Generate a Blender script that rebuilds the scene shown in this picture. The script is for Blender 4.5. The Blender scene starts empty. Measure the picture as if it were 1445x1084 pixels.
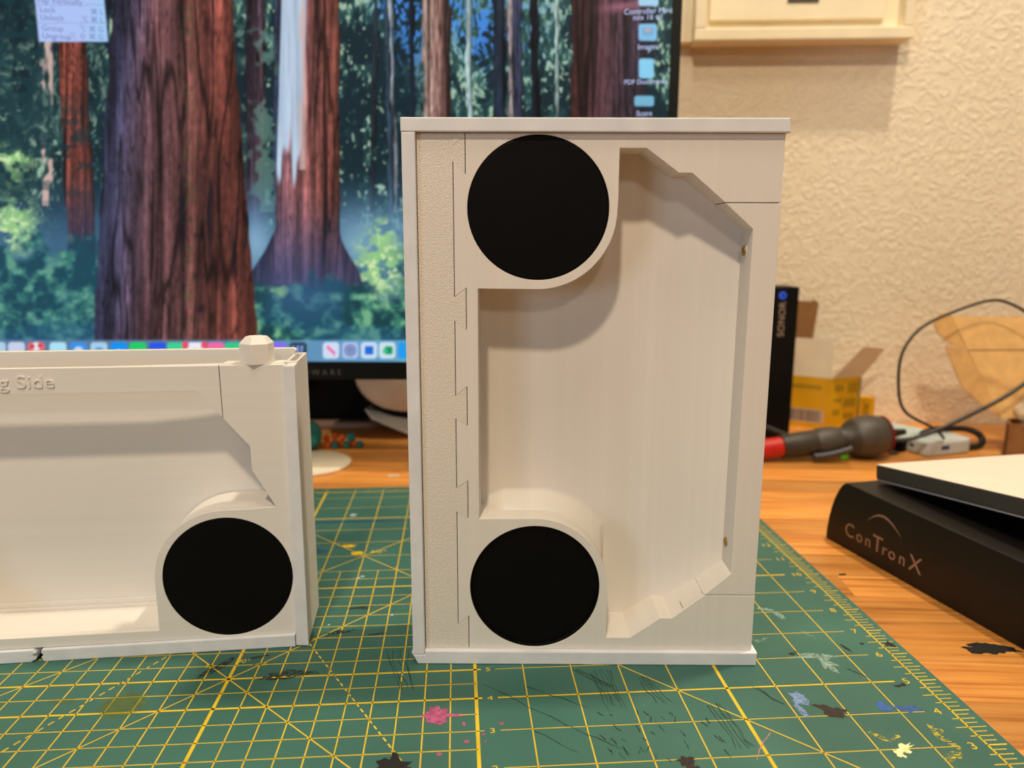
import bpy, bmesh, math, random
import numpy as np
from mathutils import Vector, Matrix
random.seed(7)
S = 0.0254                                   # everything below is measured in inches
C = bpy.context.scene.collection
R = math.radians

# ---------------------------------------------------------------- camera, world, lights
cam_d = bpy.data.cameras.new('camera'); cam = bpy.data.objects.new('camera', cam_d); C.objects.link(cam)
F, YAW, PITCH, ROLL = 1053.108, 0.073529, -0.183925, 0.0030886
CAM = Vector((-0.29254, -8.18109, 8.68072))
fw = Vector((math.sin(YAW)*math.cos(PITCH), math.cos(YAW)*math.cos(PITCH), math.sin(PITCH)))
rt = Vector((math.cos(YAW), -math.sin(YAW), 0)); up = rt.cross(fw)
r2 = rt*math.cos(ROLL) + up*math.sin(ROLL); u2 = up*math.cos(ROLL) - rt*math.sin(ROLL)
M = Matrix((r2, u2, -fw)).transposed().to_4x4(); M.translation = CAM*S
cam.matrix_world = M
cam_d.sensor_width = 36; cam_d.lens = F*36/1445
cam_d.clip_start = 0.01; cam_d.clip_end = 50
cam_d.dof.use_dof = True; cam_d.dof.focus_distance = 14.6*S; cam_d.dof.aperture_fstop = 7.5
bpy.context.scene.camera = cam
sc = bpy.context.scene
sc.view_settings.view_transform = 'Standard'; sc.view_settings.look = 'None'
sc.view_settings.exposure = 0; sc.view_settings.gamma = 1; sc.view_settings.use_curve_mapping = False

w = bpy.data.worlds.new('room_light'); sc.world = w; w.use_nodes = True
w.node_tree.nodes['Background'].inputs[0].default_value = (1.0, 0.96, 0.92, 1)
w.node_tree.nodes['Background'].inputs[1].default_value = 0.045

def area(name, loc, target, size, power, col, shape='DISK'):
    d = bpy.data.lights.new(name, 'AREA'); d.shape = shape; d.size = size*S; d.energy = power; d.color = col
    o = bpy.data.objects.new(name, d); C.objects.link(o); o.location = Vector(loc)*S
    o.rotation_euler = (Vector(target)-Vector(loc)).to_track_quat('-Z', 'Y').to_euler()
    return o
WARM = (1.0, 0.87, 0.66); 
area('ceiling_bulb_front', (-9, -33, 58), (4, 12, 4), 3.6, 15.2, (1.0, 0.82, 0.59))
area('ceiling_bulb_second', (1, -62, 42), (4, 12, 6), 6, 3.6, (1.0, 0.86, 0.70))
area('ceiling_bulb_over_desk', (20, 11, 62), (14, 16, 0), 3, 14.5, WARM)
area('added_overhead_fill', (-2, -9, 62), (2, 8, 0), 16, 5.6, WARM)  # broad soft fill, added to brighten shelves and other upward faces
area('ceiling_bulb_right', (48, 2, 62), (20, 26, 8), 6, 3.2, WARM)
area('window_daylight', (-75, -70, 16), (-2, 10, 4), 30, 11, (0.66, 0.83, 1.0), 'SQUARE')

# ---------------------------------------------------------------- helpers
def lin(c):
    out = []
    for v in c[:3]:
        v /= 255.0
        out.append(v/12.92 if v <= .04045 else ((v+.055)/1.055)**2.4)
    return (*out, 1.0)

class NT:
    def __init__(s, name):
        s.m = bpy.data.materials.new(name); s.m.use_nodes = True; s.t = s.m.node_tree; s.n = s.t.nodes
        s.b = s.n['Principled BSDF']; s._co = None
    def add(s, typ, **kw):
        n = s.n.new(typ)
        for k, v in kw.items():
            if k in n.inputs: n.inputs[k].default_value = v
            else: setattr(n, k, v)
        return n
    def link(s, a, b): s.t.links.new(a, b)
    def co(s, scale=(1, 1, 1)):
        tc = s.add('ShaderNodeTexCoord'); mp = s.add('ShaderNodeMapping'); mp.inputs['Scale'].default_value = scale
        s.link(tc.outputs['Object'], mp.inputs['Vector']); return mp.outputs['Vector']
    def noise(s, scale, vec=None, detail=3, dist=0.0, rough=.5):
        n = s.add('ShaderNodeTexNoise', Scale=scale, Detail=detail, Distortion=dist, Roughness=rough)
        if vec is not None: s.link(vec, n.inputs['Vector'])
        else: s.link(s.co(), n.inputs['Vector'])
        return n.outputs['Fac']
    def ramp(s, fac, stops):
        r = s.add('ShaderNodeValToRGB'); e = r.color_ramp.elements
        while len(e) < len(stops): e.new(.5)
        for i, (p, c) in enumerate(stops): e[i].position = p; e[i].color = lin(c)
        s.link(fac, r.inputs['Fac']); return r.outputs['Color']
    def bump(s, h, strength, dist):
        b = s.add('ShaderNodeBump', Strength=strength, Distance=dist*S); s.link(h, b.inputs['Height'])
        s.link(b.outputs['Normal'], s.b.inputs['Normal']); return b

def mat(name, col, rough=.5, var=0.06, vs=40, metal=0.0, bump=0.0, bs=600, spec=.5, emit=None, estr=1.0):
    t = NT(name); c2 = [max(0, v*(1-var)) for v in col]; c1 = [min(255, v*(1+var*.5)) for v in col]
    t.link(t.ramp(t.noise(vs), [(.3, c2), (.7, c1)]), t.b.inputs['Base Color'])
    t.b.inputs['Roughness'].default_value = rough; t.b.inputs['Metallic'].default_value = metal
    t.b.inputs['Specular IOR Level'].default_value = spec
    if bump: t.bump(t.noise(bs), bump, .01)
    if emit is not None:
        t.b.inputs['Emission Color'].default_value = lin(emit); t.b.inputs['Emission Strength'].default_value = estr
    return t.m

def pla(name, axis, col=(226, 220, 212), bump=.25):
    t = NT(name)
    sc_ = {'x': (1400, 12, 12), 'z': (12, 12, 1400)}[axis]
    n1 = t.noise(1.0, t.co(sc_), detail=2)
    sc2 = {'x': (180, 2, 2), 'z': (2, 2, 180)}[axis]
    n2 = t.noise(1.0, t.co(sc2), detail=3)
    c2 = [v*.98 for v in col]
    t.link(t.ramp(n2, [(.3, c2), (.7, col)]), t.b.inputs['Base Color'])
    t.b.inputs['Roughness'].default_value = .55; t.b.inputs['Specular IOR Level'].default_value = .35
    t.bump(n1, bump, .006)
    return t.m

MT = {}
MT['pla_v'] = pla('white_print_vertical_layers', 'x')
MT['pla_h'] = pla('white_print_horizontal_layers', 'z', (228, 223, 217))
MT['strip'] = mat('white_foam_strip', (222, 223, 227), .6, .04, 60, bump=.25, bs=900)
MT['rough_pla'] = None
t = NT('textured_white_plastic'); t.link(t.ramp(t.noise(1300, detail=1), [(.3, (214, 206, 194)), (.7, (230, 223, 213))]), t.b.inputs['Base Color'])
t.b.inputs['Roughness'].default_value = .38; t.bump(t.noise(1700, detail=1, dist=.2), .65, .02); MT['rough_pla'] = t.m
MT['pad'] = mat('black_rubber_pad', (6, 5, 5), .5, .3, 45, spec=.12)
MT['brass'] = mat('brass', (176, 140, 62), .35, .1, 200, metal=.9)
MT['black'] = mat('black_plastic', (9, 8, 8), .5, .2, 40, spec=.2)
MT['blackmatte'] = mat('black_matte', (9, 8, 8), .8, .2, 40, spec=.15)
MT['standblack'] = mat('stand_black_coating', (22, 18, 16), .45, .15, 60, bump=.15, bs=2500, spec=.35)
MT['grey_edge'] = mat('dark_grey_edge', (62, 60, 56), .6, .05)
MT['slab_white'] = mat('slab_white', (236, 220, 208), .5, .02)
MT['lilac'] = mat('slab_light_seam', (150, 146, 156), .5, .02)
MT['cable'] = mat('cable_black', (24, 24, 22), .45, .1)
MT['wood_line'] = mat('brown_print', (150, 112, 84), .5, .05)
MT['gap'] = mat('joint_shadow_filler', (26, 20, 18), .9, .05)
MT['frame'] = mat('cream_frame_paint', (236, 222, 190), .5, .03, 30, bump=.1, bs=300)
MT['red'] = mat('red_plastic', (190, 32, 24), .4, .05)
MT['darkred'] = mat('dark_red_ring', (120, 22, 30), .5, .05)
MT['gripgrey'] = mat('grey_rubber_grip', (72, 66, 60), .5, .12, 80, bump=.2, bs=900)
MT['bodygrey'] = mat('dark_grey_body', (56, 50, 42), .5, .1)
MT['trigger'] = mat('blue_grey_lever', (60, 58, 66), .45, .05)
MT['green'] = mat('green_button', (84, 190, 30), .4, .05)
MT['bank'] = mat('pale_grey_blue_plastic', (190, 200, 202), .35, .04)
MT['slabblue'] = mat('pale_blue_plastic', (186, 206, 204), .4, .04)
MT['usb'] = mat('usb_blue', (24, 60, 120), .4, .05)
MT['kraft'] = mat('kraft_cardboard', (226, 182, 116), .8, .06, 90, bump=.1, bs=500)
MT['kraftdark'] = mat('brown_cardboard', (142, 100, 58), .85, .06, 90)
MT['yellow'] = mat('yellow_printed_card', (214, 160, 4), .5, .05, 40)
MT['cardwhite'] = mat('white_card', (226, 212, 186), .8, .03)
MT['teal'] = mat('teal_plastic', (14, 134, 130), .4, .06)
MT['orange'] = mat('orange_plastic', (244, 108, 26), .45, .06)
MT['cream'] = mat('cream_white_plastic', (236, 226, 204), .5, .03)
MT['engrave'] = MT['pla_h']
MT['matyellow'] = mat('mat_print_yellow', (226, 190, 34), .6, .08, 60)
MT['barcode'] = mat('barcode_bars', (70, 52, 46), .7, .05)

def link(name, me, material, parent=None, loc=None, rot=None, smooth=False, bevel=0.0, kind=None):
    o = bpy.data.objects.new(name, me); C.objects.link(o)
    if material: me.materials.append(material)
    if parent is not None: o.parent = parent
    if loc is not None: o.location = Vector(loc)*S
    if rot is not None: o.rotation_euler = rot
    if smooth:
        for p in me.polygons: p.use_smooth = True
    if bevel:
        b = o.modifiers.new('bevel', 'BEVEL'); b.width = bevel*S; b.segments = 2; b.limit_method = 'ANGLE'; b.angle_limit = R(35)
    if kind: o['kind'] = kind
    return o
def thing(name, label, cat, loc=(0, 0, 0), rotz=0, group=None):
    o = bpy.data.objects.new(name, None); C.objects.link(o); o.empty_display_size = .02
    o.location = Vector(loc)*S; o.rotation_euler = (0, 0, rotz)
    o['label'] = label; o['category'] = cat
    if group: o['group'] = group
    return o
def tag(o, label, cat, group=None):
    o['label'] = label; o['category'] = cat
    if group: o['group'] = group
    return o
def me_from(verts, faces, name='m'):
    me = bpy.data.meshes.new(name); me.from_pydata([tuple(v*S for v in p) for p in verts], [], faces); me.update(); return me
BOXF = [(0, 3, 2, 1), (4, 5, 6, 7), (0, 1, 5, 4), (1, 2, 6, 5), (2, 3, 7, 6), (3, 0, 4, 7)]
def boxv(x0, x1, y0, y1, z0, z1):
    return [(x0, y0, z0), (x1, y0, z0), (x1, y1, z0), (x0, y1, z0), (x0, y0, z1), (x1, y0, z1), (x1, y1, z1), (x0, y1, z1)]
def box(name, x0, x1, y0, y1, z0, z1, m, parent=None, bevel=0.0, **k):
    return link(name, me_from(boxv(x0, x1, y0, y1, z0, z1), BOXF), m, parent, bevel=bevel, **k)
def boxes(lst):
    V, Fc = [], []
    for b in lst:
        n = len(V); V += boxv(*b); Fc += [tuple(i+n for i in f) for f in BOXF]
    return me_from(V, Fc)
def bake(curve):
    o = bpy.data.objects.new('tmp', curve); C.objects.link(o)
    dg = bpy.context.evaluated_depsgraph_get(); dg.update()
    me = bpy.data.meshes.new_from_object(o.evaluated_get(dg))
    bpy.data.objects.remove(o); bpy.data.curves.remove(curve)
    me.set_sharp_from_angle(angle=R(24)); return me
def extr(loops, y0, y1, bevel=0.0):
    """polygons given as (x, z) lists, first one the outline and the rest holes, extruded from y0 to y1"""
    cu = bpy.data.curves.new('c', 'CURVE'); cu.dimensions = '2D'; cu.fill_mode = 'BOTH'
    cu.extrude = (abs(y1-y0)/2-bevel)*S
    if bevel: cu.bevel_depth = bevel*S; cu.bevel_resolution = 1; cu.offset = -bevel*S
    for lp in loops:
        sp = cu.splines.new('POLY'); sp.points.add(len(lp)-1); sp.use_cyclic_u = True
        for i, (x, z) in enumerate(lp): sp.points[i].co = (x*S, z*S, 0, 1)
    me = bake(cu)
    me.transform(Matrix.Translation((0, (y0+y1)/2*S, 0)) @ Matrix.Rotation(R(90), 4, 'X'))
    return me
def circ(cx, cz, r, n=72): return [(cx+r*math.cos(2*math.pi*i/n), cz+r*math.sin(2*math.pi*i/n)) for i in range(n)]
def arc(cx, cz, r, a0, a1, n=18): return [(cx+r*math.cos(R(a0+(a1-a0)*i/n)), cz+r*math.sin(R(a0+(a1-a0)*i/n))) for i in range(n+1)]
def text_me(s, size, depth=.004, align='LEFT', sx=1.0, spacing=1.0):
    cu = bpy.data.curves.new('t', 'FONT'); cu.body = s; cu.size = size*S; cu.extrude = depth*S; cu.align_x = align
    cu.space_character = spacing; cu.resolution_u = 4
    me = bake(cu); me.transform(Matrix.Scale(sx, 4, (1, 0, 0))); return me
def tube(name, pts, r, m, parent=None, res=4):
    cu = bpy.data.curves.new('c', 'CURVE'); cu.dimensions = '3D'; cu.bevel_depth = r*S; cu.bevel_resolution = res; cu.use_fill_caps = True
    sp = cu.splines.new('NURBS'); sp.points.add(len(pts)-1); sp.use_endpoint_u = True; sp.order_u = 4
    for i, p in enumerate(pts): sp.points[i].co = (p[0]*S, p[1]*S, p[2]*S, 1)
    cu.resolution_u = 8
    return link(name, bake(cu), m, parent, smooth=True)
def lathe(name, prof, m, parent=None, n=40, mtx=None, smooth=True, bevel=0.0):
    """prof: (axial, radius) along local z"""
    V, Fc = [], []
    for a, r in prof:
        for i in range(n): V.append((r*math.cos(2*math.pi*i/n), r*math.sin(2*math.pi*i/n), a))
    for j in range(len(prof)-1):
        for i in range(n):
            k = (i+1) % n; Fc.append((j*n+i, j*n+k, (j+1)*n+k, (j+1)*n+i))
    Fc.append(tuple(range(n))[::-1]); Fc.append(tuple((len(prof)-1)*n+i for i in range(n)))
    me = me_from(V, Fc)
    if mtx is not None: me.transform(mtx)
    o = link(name, me, m, parent, smooth=smooth, bevel=bevel)
    if smooth:
        for p in me.polygons:
            if len(p.vertices) > 4: p.use_smooth = False
        try: me.set_sharp_from_angle(angle=R(40))
        except Exception: pass
    return o
def sph(name, c, r, m, parent=None, sc=(1, 1, 1), seg=20, smooth=True):
    bm = bmesh.new(); bmesh.ops.create_uvsphere(bm, u_segments=seg, v_segments=seg//2+2, radius=1)
    for v in bm.verts: v.co = Vector((c[0]+v.co.x*r*sc[0], c[1]+v.co.y*r*sc[1], c[2]+v.co.z*r*sc[2]))*S
    me = bpy.data.meshes.new('s'); bm.to_mesh(me); bm.free()
    return link(name, me, m, parent, smooth=smooth)

# ---------------------------------------------------------------- setting: wall
DESK_Z = -0.12
WANG = R(-7.2); WD = Vector((math.cos(WANG), math.sin(WANG), 0)); WN = Vector((-WD.y, WD.x, 0)); WO = Vector((24.8, 26.9, DESK_Z))
def wp(x, off, z): return WO + WD*x - WN*off + Vector((0, 0, z))
t = NT('knockdown_plaster')
co = t.co((1, 1, 1))
n1 = t.noise(66, co, detail=2, dist=2.2, rough=.45); n2 = t.noise(150, co, detail=3, dist=1.0)
rmp = t.add('ShaderNodeMapRange'); rmp.interpolation_type = 'SMOOTHSTEP'
rmp.inputs['From Min'].default_value = .44; rmp.inputs['From Max'].default_value = .60; t.link(n1, rmp.inputs['Value'])
mx = t.add('ShaderNodeMath', operation='MULTIPLY_ADD'); mx.inputs[1].default_value = .25; t.link(n2, mx.inputs[0]); t.link(rmp.outputs['Result'], mx.inputs[2])
t.bump(mx.outputs[0], .46, .06)
t.link(t.ramp(n2, [(.3, (226, 212, 186)), (.7, (232, 219, 194))]), t.b.inputs['Base Color']); t.b.inputs['Roughness'].default_value = .75
wall = box('wall_back', -70, 40, 0, 4, -30, 60, t.m); wall['kind'] = 'structure'
wall.location = WO*S; wall.rotation_euler = (0, 0, WANG)

# ---------------------------------------------------------------- desk of wooden staves
t = NT('butcher_block')
oi = t.add('ShaderNodeObjectInfo'); tc = t.add('ShaderNodeTexCoord'); mp = t.add('ShaderNodeMapping')
mp.inputs['Scale'].default_value = (9, 260, 60)
cmb = t.add('ShaderNodeCombineXYZ'); mm = t.add('ShaderNodeMath', operation='MULTIPLY'); mm.inputs[1].default_value = 37
t.link(oi.outputs['Random'], mm.inputs[0]); t.link(mm.outputs[0], cmb.inputs[0]); t.link(mm.outputs[0], cmb.inputs[2])
t.link(tc.outputs['Object'], mp.inputs['Vector']); t.link(cmb.outputs[0], mp.inputs['Location'])
g1 = t.add('ShaderNodeTexNoise', Scale=1.0, Detail=5.0, Distortion=.15); t.link(mp.outputs[0], g1.inputs['Vector'])
col = t.ramp(g1.outputs['Fac'], [(.28, (180, 106, 40)), (.5, (226, 150, 70)), (.72, (242, 172, 90))])
hsv = t.add('ShaderNodeHueSaturation'); mr = t.add('ShaderNodeMapRange'); mr.inputs['To Min'].default_value = .62; mr.inputs['To Max'].default_value = 1.1
t.link(oi.outputs['Random'], mr.inputs['Value']); t.link(mr.outputs[0], hsv.inputs['Value']); t.link(col, hsv.inputs['Color'])
t.link(hsv.outputs[0], t.b.inputs['Base Color']); t.b.inputs['Roughness'].default_value = .42; t.bump(g1.outputs['Fac'], .15, .01)
MT['wood'] = t.m
desk = thing('desk', 'light brown butcher block wooden desk top carrying the green cutting mat', 'desk', (0, 0, 0), R(-7.2))
DW = 1.42; inv = Matrix.Rotation(R(7.2), 4, 'Z')
yb = (inv @ WO).y - .05
k = 0; y1 = yb; wbox = None
while y1 > -9:
    x = -46 + random.uniform(-14, 0)
    while x < 44:
        L = random.uniform(11, 26)
        x1 = min(x+L, 46)
        if x1 > -30 and not (y1 < -2 and (x1 < -16 or x > 20)):
            dz = random.uniform(0, .004)
            me = me_from([(a*(x1-x)/2, b*DW/2, c) for c in (-1.3, 0) for a, b in ((-1, -1), (1, -1), (1, 1), (-1, 1))], BOXF)
            o = link('plank', me, MT['wood'], desk, bevel=.008); o.location = Vector(((x+x1)/2, y1-DW/2, DESK_Z-dz))*S
            k += 1
        x = x1
    y1 -= DW
# desk core that the staves are glued on, seen only as dark joints
box('core', -44, 44, y1, yb, -1.6, -1.28, MT['gap'], desk)

# ---------------------------------------------------------------- green cutting mat
t = NT('green_mat_vinyl'); nn = t.noise(9, detail=5); 
t.link(t.ramp(nn, [(.3, (46, 90, 82)), (.6, (58, 107, 96)), (.8, (72, 120, 108))]), t.b.inputs['Base Color'])
t.b.inputs['Roughness'].default_value = .6; t.bump(t.noise(1200), .2, .004); MT['matgreen'] = t.m
matr = thing('cutting_mat', 'green cutting mat with yellow inch grid, paint stained, flat on the wooden desk', 'cutting mat')
link('mat_sheet', extr([[(-14.6, -1.0), (9.42, -1.0), (9.42, 18.1), (-14.6, 18.1)]], 0, .115), MT['matgreen'], matr, rot=(R(-90), 0, 0)).location = (0, 0, 0)
matsheet = matr.children[0]
# extr() builds in XZ; lay it flat: (x, y, z) -> (x, z, -y)
matsheet.data.transform(Matrix(((1, 0, 0, 0), (0, 0, 1, 0), (0, 1, 0, 0), (0, 0, 0, 1)))); matsheet.rotation_euler = (0, 0, 0)
matsheet.data.transform(Matrix.Translation((0, 0, -.116*S))); matsheet.data.flip_normals()
LV, LF = [], []
def strip(xa, ya, xb, yb_, w, z=.0012):
    d = Vector((xb-xa, yb_-ya)); d.normalize(); n = Vector((-d.y, d.x))*w/2
    k = len(LV)
    for p, q in ((Vector((xa, ya))-n, 0), (Vector((xb, yb_))-n, 0), (Vector((xb, yb_))+n, 0), (Vector((xa, ya))+n, 0)): LV.append((p.x, p.y, z))
    LF.append((k, k+1, k+2, k+3))
TH, MD, BD = .020, .034, .066
for X in range(-14, 9):
    wdt = BD if X in (-5, 0, 5) else (.045 if X % 5 == 0 else .025)
    strip(X, 0 if X not in (0, -10) else 0, X, 17.62, wdt)
for Y in range(1, 18):
    x1 = 8.48 if Y != 10 else 8.4
    wdt = .05 if Y in (5, 6, 10, 15) else TH
    if 2 <= Y <= 6:
        strip(-14, Y, .12 if Y > 1 else x1, Y, wdt); strip(.42, Y, x1, Y, .042 if Y == 5 else TH)
    else: strip(-14, Y, x1, Y, wdt)
for i in range(-20, 0):
    X = i/2
    if X != int(X): strip(X, 1, X, 11, .024)
for j in range(2, 22):
    Y = j/2
    if Y != int(Y): strip(-10, Y, 0, Y, .022)
strip(9, 0, 9, 17.6, .035); strip(-14, 17.62, 9, 17.62, .03)
for i in range(0, 17*8+1):
    Y = i/8; m8 = i % 8
    a, b = (9.0, 9.26)
    if m8 == 0: a, b = 8.98, 9.36
    elif m8 == 4: a, b = 8.76, 9.34
    elif m8 in (2, 6): a, b = 8.86, 9.30
    strip(a, Y, b, Y, .022 if m8 else .032)
for i in range(-14*8, 9*8+1):
    m8 = i % 8; strip(i/8, 17.62, i/8, 17.62+(.3 if m8 == 0 else .22 if m8 == 4 else .14), .022)
for (xa, ya, xb, yb_) in ((-10, 11, 0, 1), (-5, 6, 0, 11), (-10, 1, -5, 6), (-9.9, 5.1, -3, 12), (-3, 12, 8.9, .1), (-3, 12, 2.6, 17.6), (-3, 12, -8.6, 17.6), (2, 1, 8, 7)):
    if (xa, ya) == (2, 1): continue
    if (xa, ya) == (-10, 11): xa, ya, xb, yb_ = -9, 10, -.0, 1
    strip(xa, ya, xb, yb_, .026)
def dashed(xa, ya, xb, yb_):
    L = math.hypot(xb-xa, yb_-ya); n = int(L/.2)
    for i in range(n):
        f0, f1 = i/n, (i+.6)/n
        strip(xa+(xb-xa)*f0, ya+(yb_-ya)*f0, xa+(xb-xa)*f1, ya+(yb_-ya)*f1, .03)
dashed(-10, 1, -5, 9.66); dashed(0, 1, -5, 9.66)
for dx in (-1, 1): strip(-5+dx*.35, 6.5, -5+dx*.62, 6.5+.06, .03); strip(-5+dx*.35, 6.5, -5+dx*.62, 6.5-.02, .03)
link('printed_grid', me_from(LV, LF), MT['matyellow'], matr)
def mtext(s, x, y, size, sx=1.0):
    me = text_me(s, size, .0006, 'CENTER', sx); o = link('printed_number', me, MT['matyellow'], matr, loc=(x, y-.35*size, .0012)); return o
for Y in range(1, 17): mtext(str(Y), 8.72, Y, .26, 1.15)
for n_ in range(1, 6): mtext(str(n_), .27, n_+1, .2, 1.2)
mtext('90°', -4.88, 6.66, .2)
for i, ang in enumerate((60, 45)): mtext('%d°' % ang, -2.62+.9*i*0-.9*i, 12.28+.5*i, .26, 1.3)
for X in (-4, -3, -2, -1): mtext(str(-X), X-.02, 11.14, .2)

# paint stains and knife scars: thin irregular dried paint on the mat, one mesh each
def blob(cx, cy, rx, ry, rot, n=22, jag=.25, z=.0026, rnd=None):
    rnd = rnd or random; pts = []
    for i in range(n):
        a = 2*math.pi*i/n; r = 1+rnd.uniform(-jag, jag)
        x, y = rx*r*math.cos(a), ry*r*math.sin(a)
        pts.append((cx+x*math.cos(rot)-y*math.sin(rot), cy+x*math.sin(rot)+y*math.cos(rot), z))
    return pts
def stain(name, label, col, parts, m=None, parent=None, alpha=1.0, z=.0):
    V, Fc = [], []; soft = alpha < 0; alpha = abs(alpha)
    for i, p in enumerate(parts):
        b = blob(*p); n = len(V); b = [(x, y, zz+z+i*.00006) for x, y, zz in b]
        c = (p[0], p[1], b[0][2]); V += b+[c]
        for i2 in range(len(b)): Fc.append((n+i2, n+(i2+1) % len(b), n+len(b)))
    if m is None:
        m = mat('dried_paint_'+str(len(bpy.data.materials)), col, .6, .2, 300, bump=.5, bs=900)
        if soft: m.node_tree.nodes['Principled BSDF'].inputs['Alpha'].default_value = alpha
        elif alpha < 1: 
            nt = m.node_tree; b_ = nt.nodes['Principled BSDF']; no = nt.nodes.new('ShaderNodeTexNoise'); no.inputs['Scale'].default_value = 420; no.inputs['Detail'].default_value = 4
            tcc = nt.nodes.new('ShaderNodeTexCoord'); mpp = nt.nodes.new('ShaderNodeMapping'); mpp.inputs['Scale'].default_value = (1, 2.4, 1)
            nt.links.new(tcc.outputs['Object'], mpp.inputs[0]); nt.links.new(mpp.outputs[0], no.inputs['Vector'])
            mr_ = nt.nodes.new('ShaderNodeMapRange'); mr_.inputs['From Min'].default_value = .62-alpha*.4; mr_.inputs['From Max'].default_value = .72-alpha*.4
            nt.links.new(no.outputs['Fac'], mr_.inputs['Value']); nt.links.new(mr_.outputs[0], b_.inputs['Alpha'])
    o = link(name, me_from(V, Fc), m, parent if parent is not None else matr)
    if label: o['label'] = label
    if len(parts) > 1: o['kind'] = 'stuff'
    return o
ST = stain
ST('paint_stain', 'pink dried paint splat', (176, 82, 124), [(-.78, 4.55, .26, .2, .3, 22, .3), (-.5, 4.5, .25, .05, 0, 16, .4), (-.72, 4.35, .16, .12, 0)], alpha=.8)
ST('paint_stain', 'pink dots of dried paint', (176, 82, 124), [(-.2, 3.72, .05, .05, 0), (-.68, 3.42, .045, .05, 0), (.45, 4.2, .04, .05, 0), (.1, 3.9, .025, .03, 0), (.12, 3.7, .02, .02, 0), (-.25, 4.22, .03, .07, .2)])
ST('paint_stain', 'yellow green glow of dried paint', (120, 132, 30), [(-6.75, 5.25, .36, .34, 0, 30, .06), (-6.75, 5.25, .44, .42, 0, 30, .06), (-8.0, 5.45, .26, .1, 0, 20, .2)], alpha=-.22)
ST('paint_stain', 'pale blue dried paint patch', (116, 144, 186), [(6.3, 4.55, .14, .28, .2, 22, .35), (6.15, 4.2, .06, .25, .1)], alpha=.75)
ST('paint_stain', 'dark brown dried paint patch', (44, 34, 30), [(6.75, 4.12, .26, .16, -.4, 24, .35), (6.55, 4.3, .14, .05, -.4)], alpha=.85)
ST('paint_stain', 'small blue dried paint drop', (52, 96, 172), [(7.78, 4.2, .12, .17, .1, 20, .2)])
ST('paint_stain', 'blue dried paint smear on the grid line', (52, 92, 160), [(8.25, 4.1, .22, .1, 0, 22, .35), (8.05, 4.15, .1, .05, 0)], alpha=.8)
ST('paint_stain', 'cream dried paint patch', (240, 232, 170), [(7.46, 3.0, .2, .1, .5, 22, .45), (7.3, 2.88, .07, .12, 0, 14, .5)], alpha=.9)
ST('paint_stain', 'yellow dried paint scuffs', (196, 180, 50), [(8.35, 3.45, .1, .16, .4), (8.35, 3.15, .07, .3, .35), (7.2, 3.35, .06, .2, .7), (7.5, 3.3, .12, .05, .5), (8.2, 2.75, .25, .1, .4)], alpha=.35)
ST('paint_stain', 'white dried paint scuff near the ruler', (132, 162, 152), [(7.35, 6.0, .5, .06, 0), (7.45, 5.75, .16, .3, 0, 20, .4), (7.2, 6.1, .2, .05, 0)], alpha=.65)
ST('paint_stain', 'white curl of dried paint', (130, 166, 156), [(7.1, 8.15, .2, .06, -.4), (7.3, 7.85, .08, .22, .3)], alpha=.7)
ST('paint_stain', 'white scratches of dried paint', (124, 156, 146), [(6.2, 7.0, .06, .25, .3), (6.4, 6.75, .2, .06, .5), (7.6, 6.9, .05, .2, .5), (6.15, 8.2, .14, .3, 0)], alpha=.4)
ST('paint_stain', 'small black paint marks', (34, 26, 20), [(6.86, 6.15, .07, .06, 0), (6.98, 6.22, .03, .03, 0), (8.15, 6.3, .04, .16, .3), (8.6, 6.45, .05, .04, 0)])
ST('paint_stain', 'black marks beside the ruler', (24, 26, 24), [(9.2, 6.4, .1, .12, 0, 20, .5), (8.5, 4.85, .1, .05, 0, 16, .5), (8.6, 4.9, .05, .03, 0)], alpha=.8)
ST('paint_stain', 'black dried paint blot at the front edge', (16, 14, 12), [(-1.45, 3.1, .3, .35, .2, 26, .3), (-1.2, 3.0, .16, .12, 0)], alpha=.9)
ST('paint_stain', 'dark brown blot with pink rim', (40, 26, 24), [(3.55, 2.95, .16, .12, 0, 24, .35), (3.6, 2.7, .1, .2, 0, 20, .4)], alpha=.9)
ST('paint_stain', 'black soot like smudges on the grid crossing', (28, 34, 30), [(-3.8, 6.08, .5, .14, .1, 26, .5), (-4.1, 5.98, .25, .06, 0), (-5.3, 6.5, .08, .4, -.5), (-5.55, 6.25, .06, .2, -.5), (-4.6, 6.8, .25, .05, .3)], alpha=.45)
ST('paint_stain', 'dark smudges behind the left case', (30, 40, 36), [(-3.05, 7.72, .3, .08, .2, 20, .5), (-2.72, 8.9, .3, .05, .2), (-2.6, 8.85, .1, .06, 0), (-2.2, 7.6, .2, .04, .1)], alpha=.5)
ST('paint_stain', 'blue marker line across the mat', (30, 88, 140), [(-4.5, 14.72, 2.6, .1, 0, 30, .1)], alpha=-.45)
ST('paint_stain', 'blue marker patch behind the left case', (30, 88, 140), [(-5.0, 12.4, .9, .25, 0, 24, .2)], alpha=-.4)
ST('paint_stain', 'bright yellow raised paint drops', (244, 196, 10), [(-3.52, 12.72, .2, .1, -.1, 20, .08), (-3.22, 12.2, .18, .13, 0, 20, .08)])
ST('paint_stain', 'light grey paint specks', (170, 190, 190), [(-3.75, 15.3, .1, .14, 0), (-2.98, 10.55, .06, .05, 0), (-2.88, 10.65, .05, .05, 0), (-1.92, 8.48, .04, .05, 0), (-3.34, 8.1, .03, .03, 0)])
rr = random.Random(5)
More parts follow.
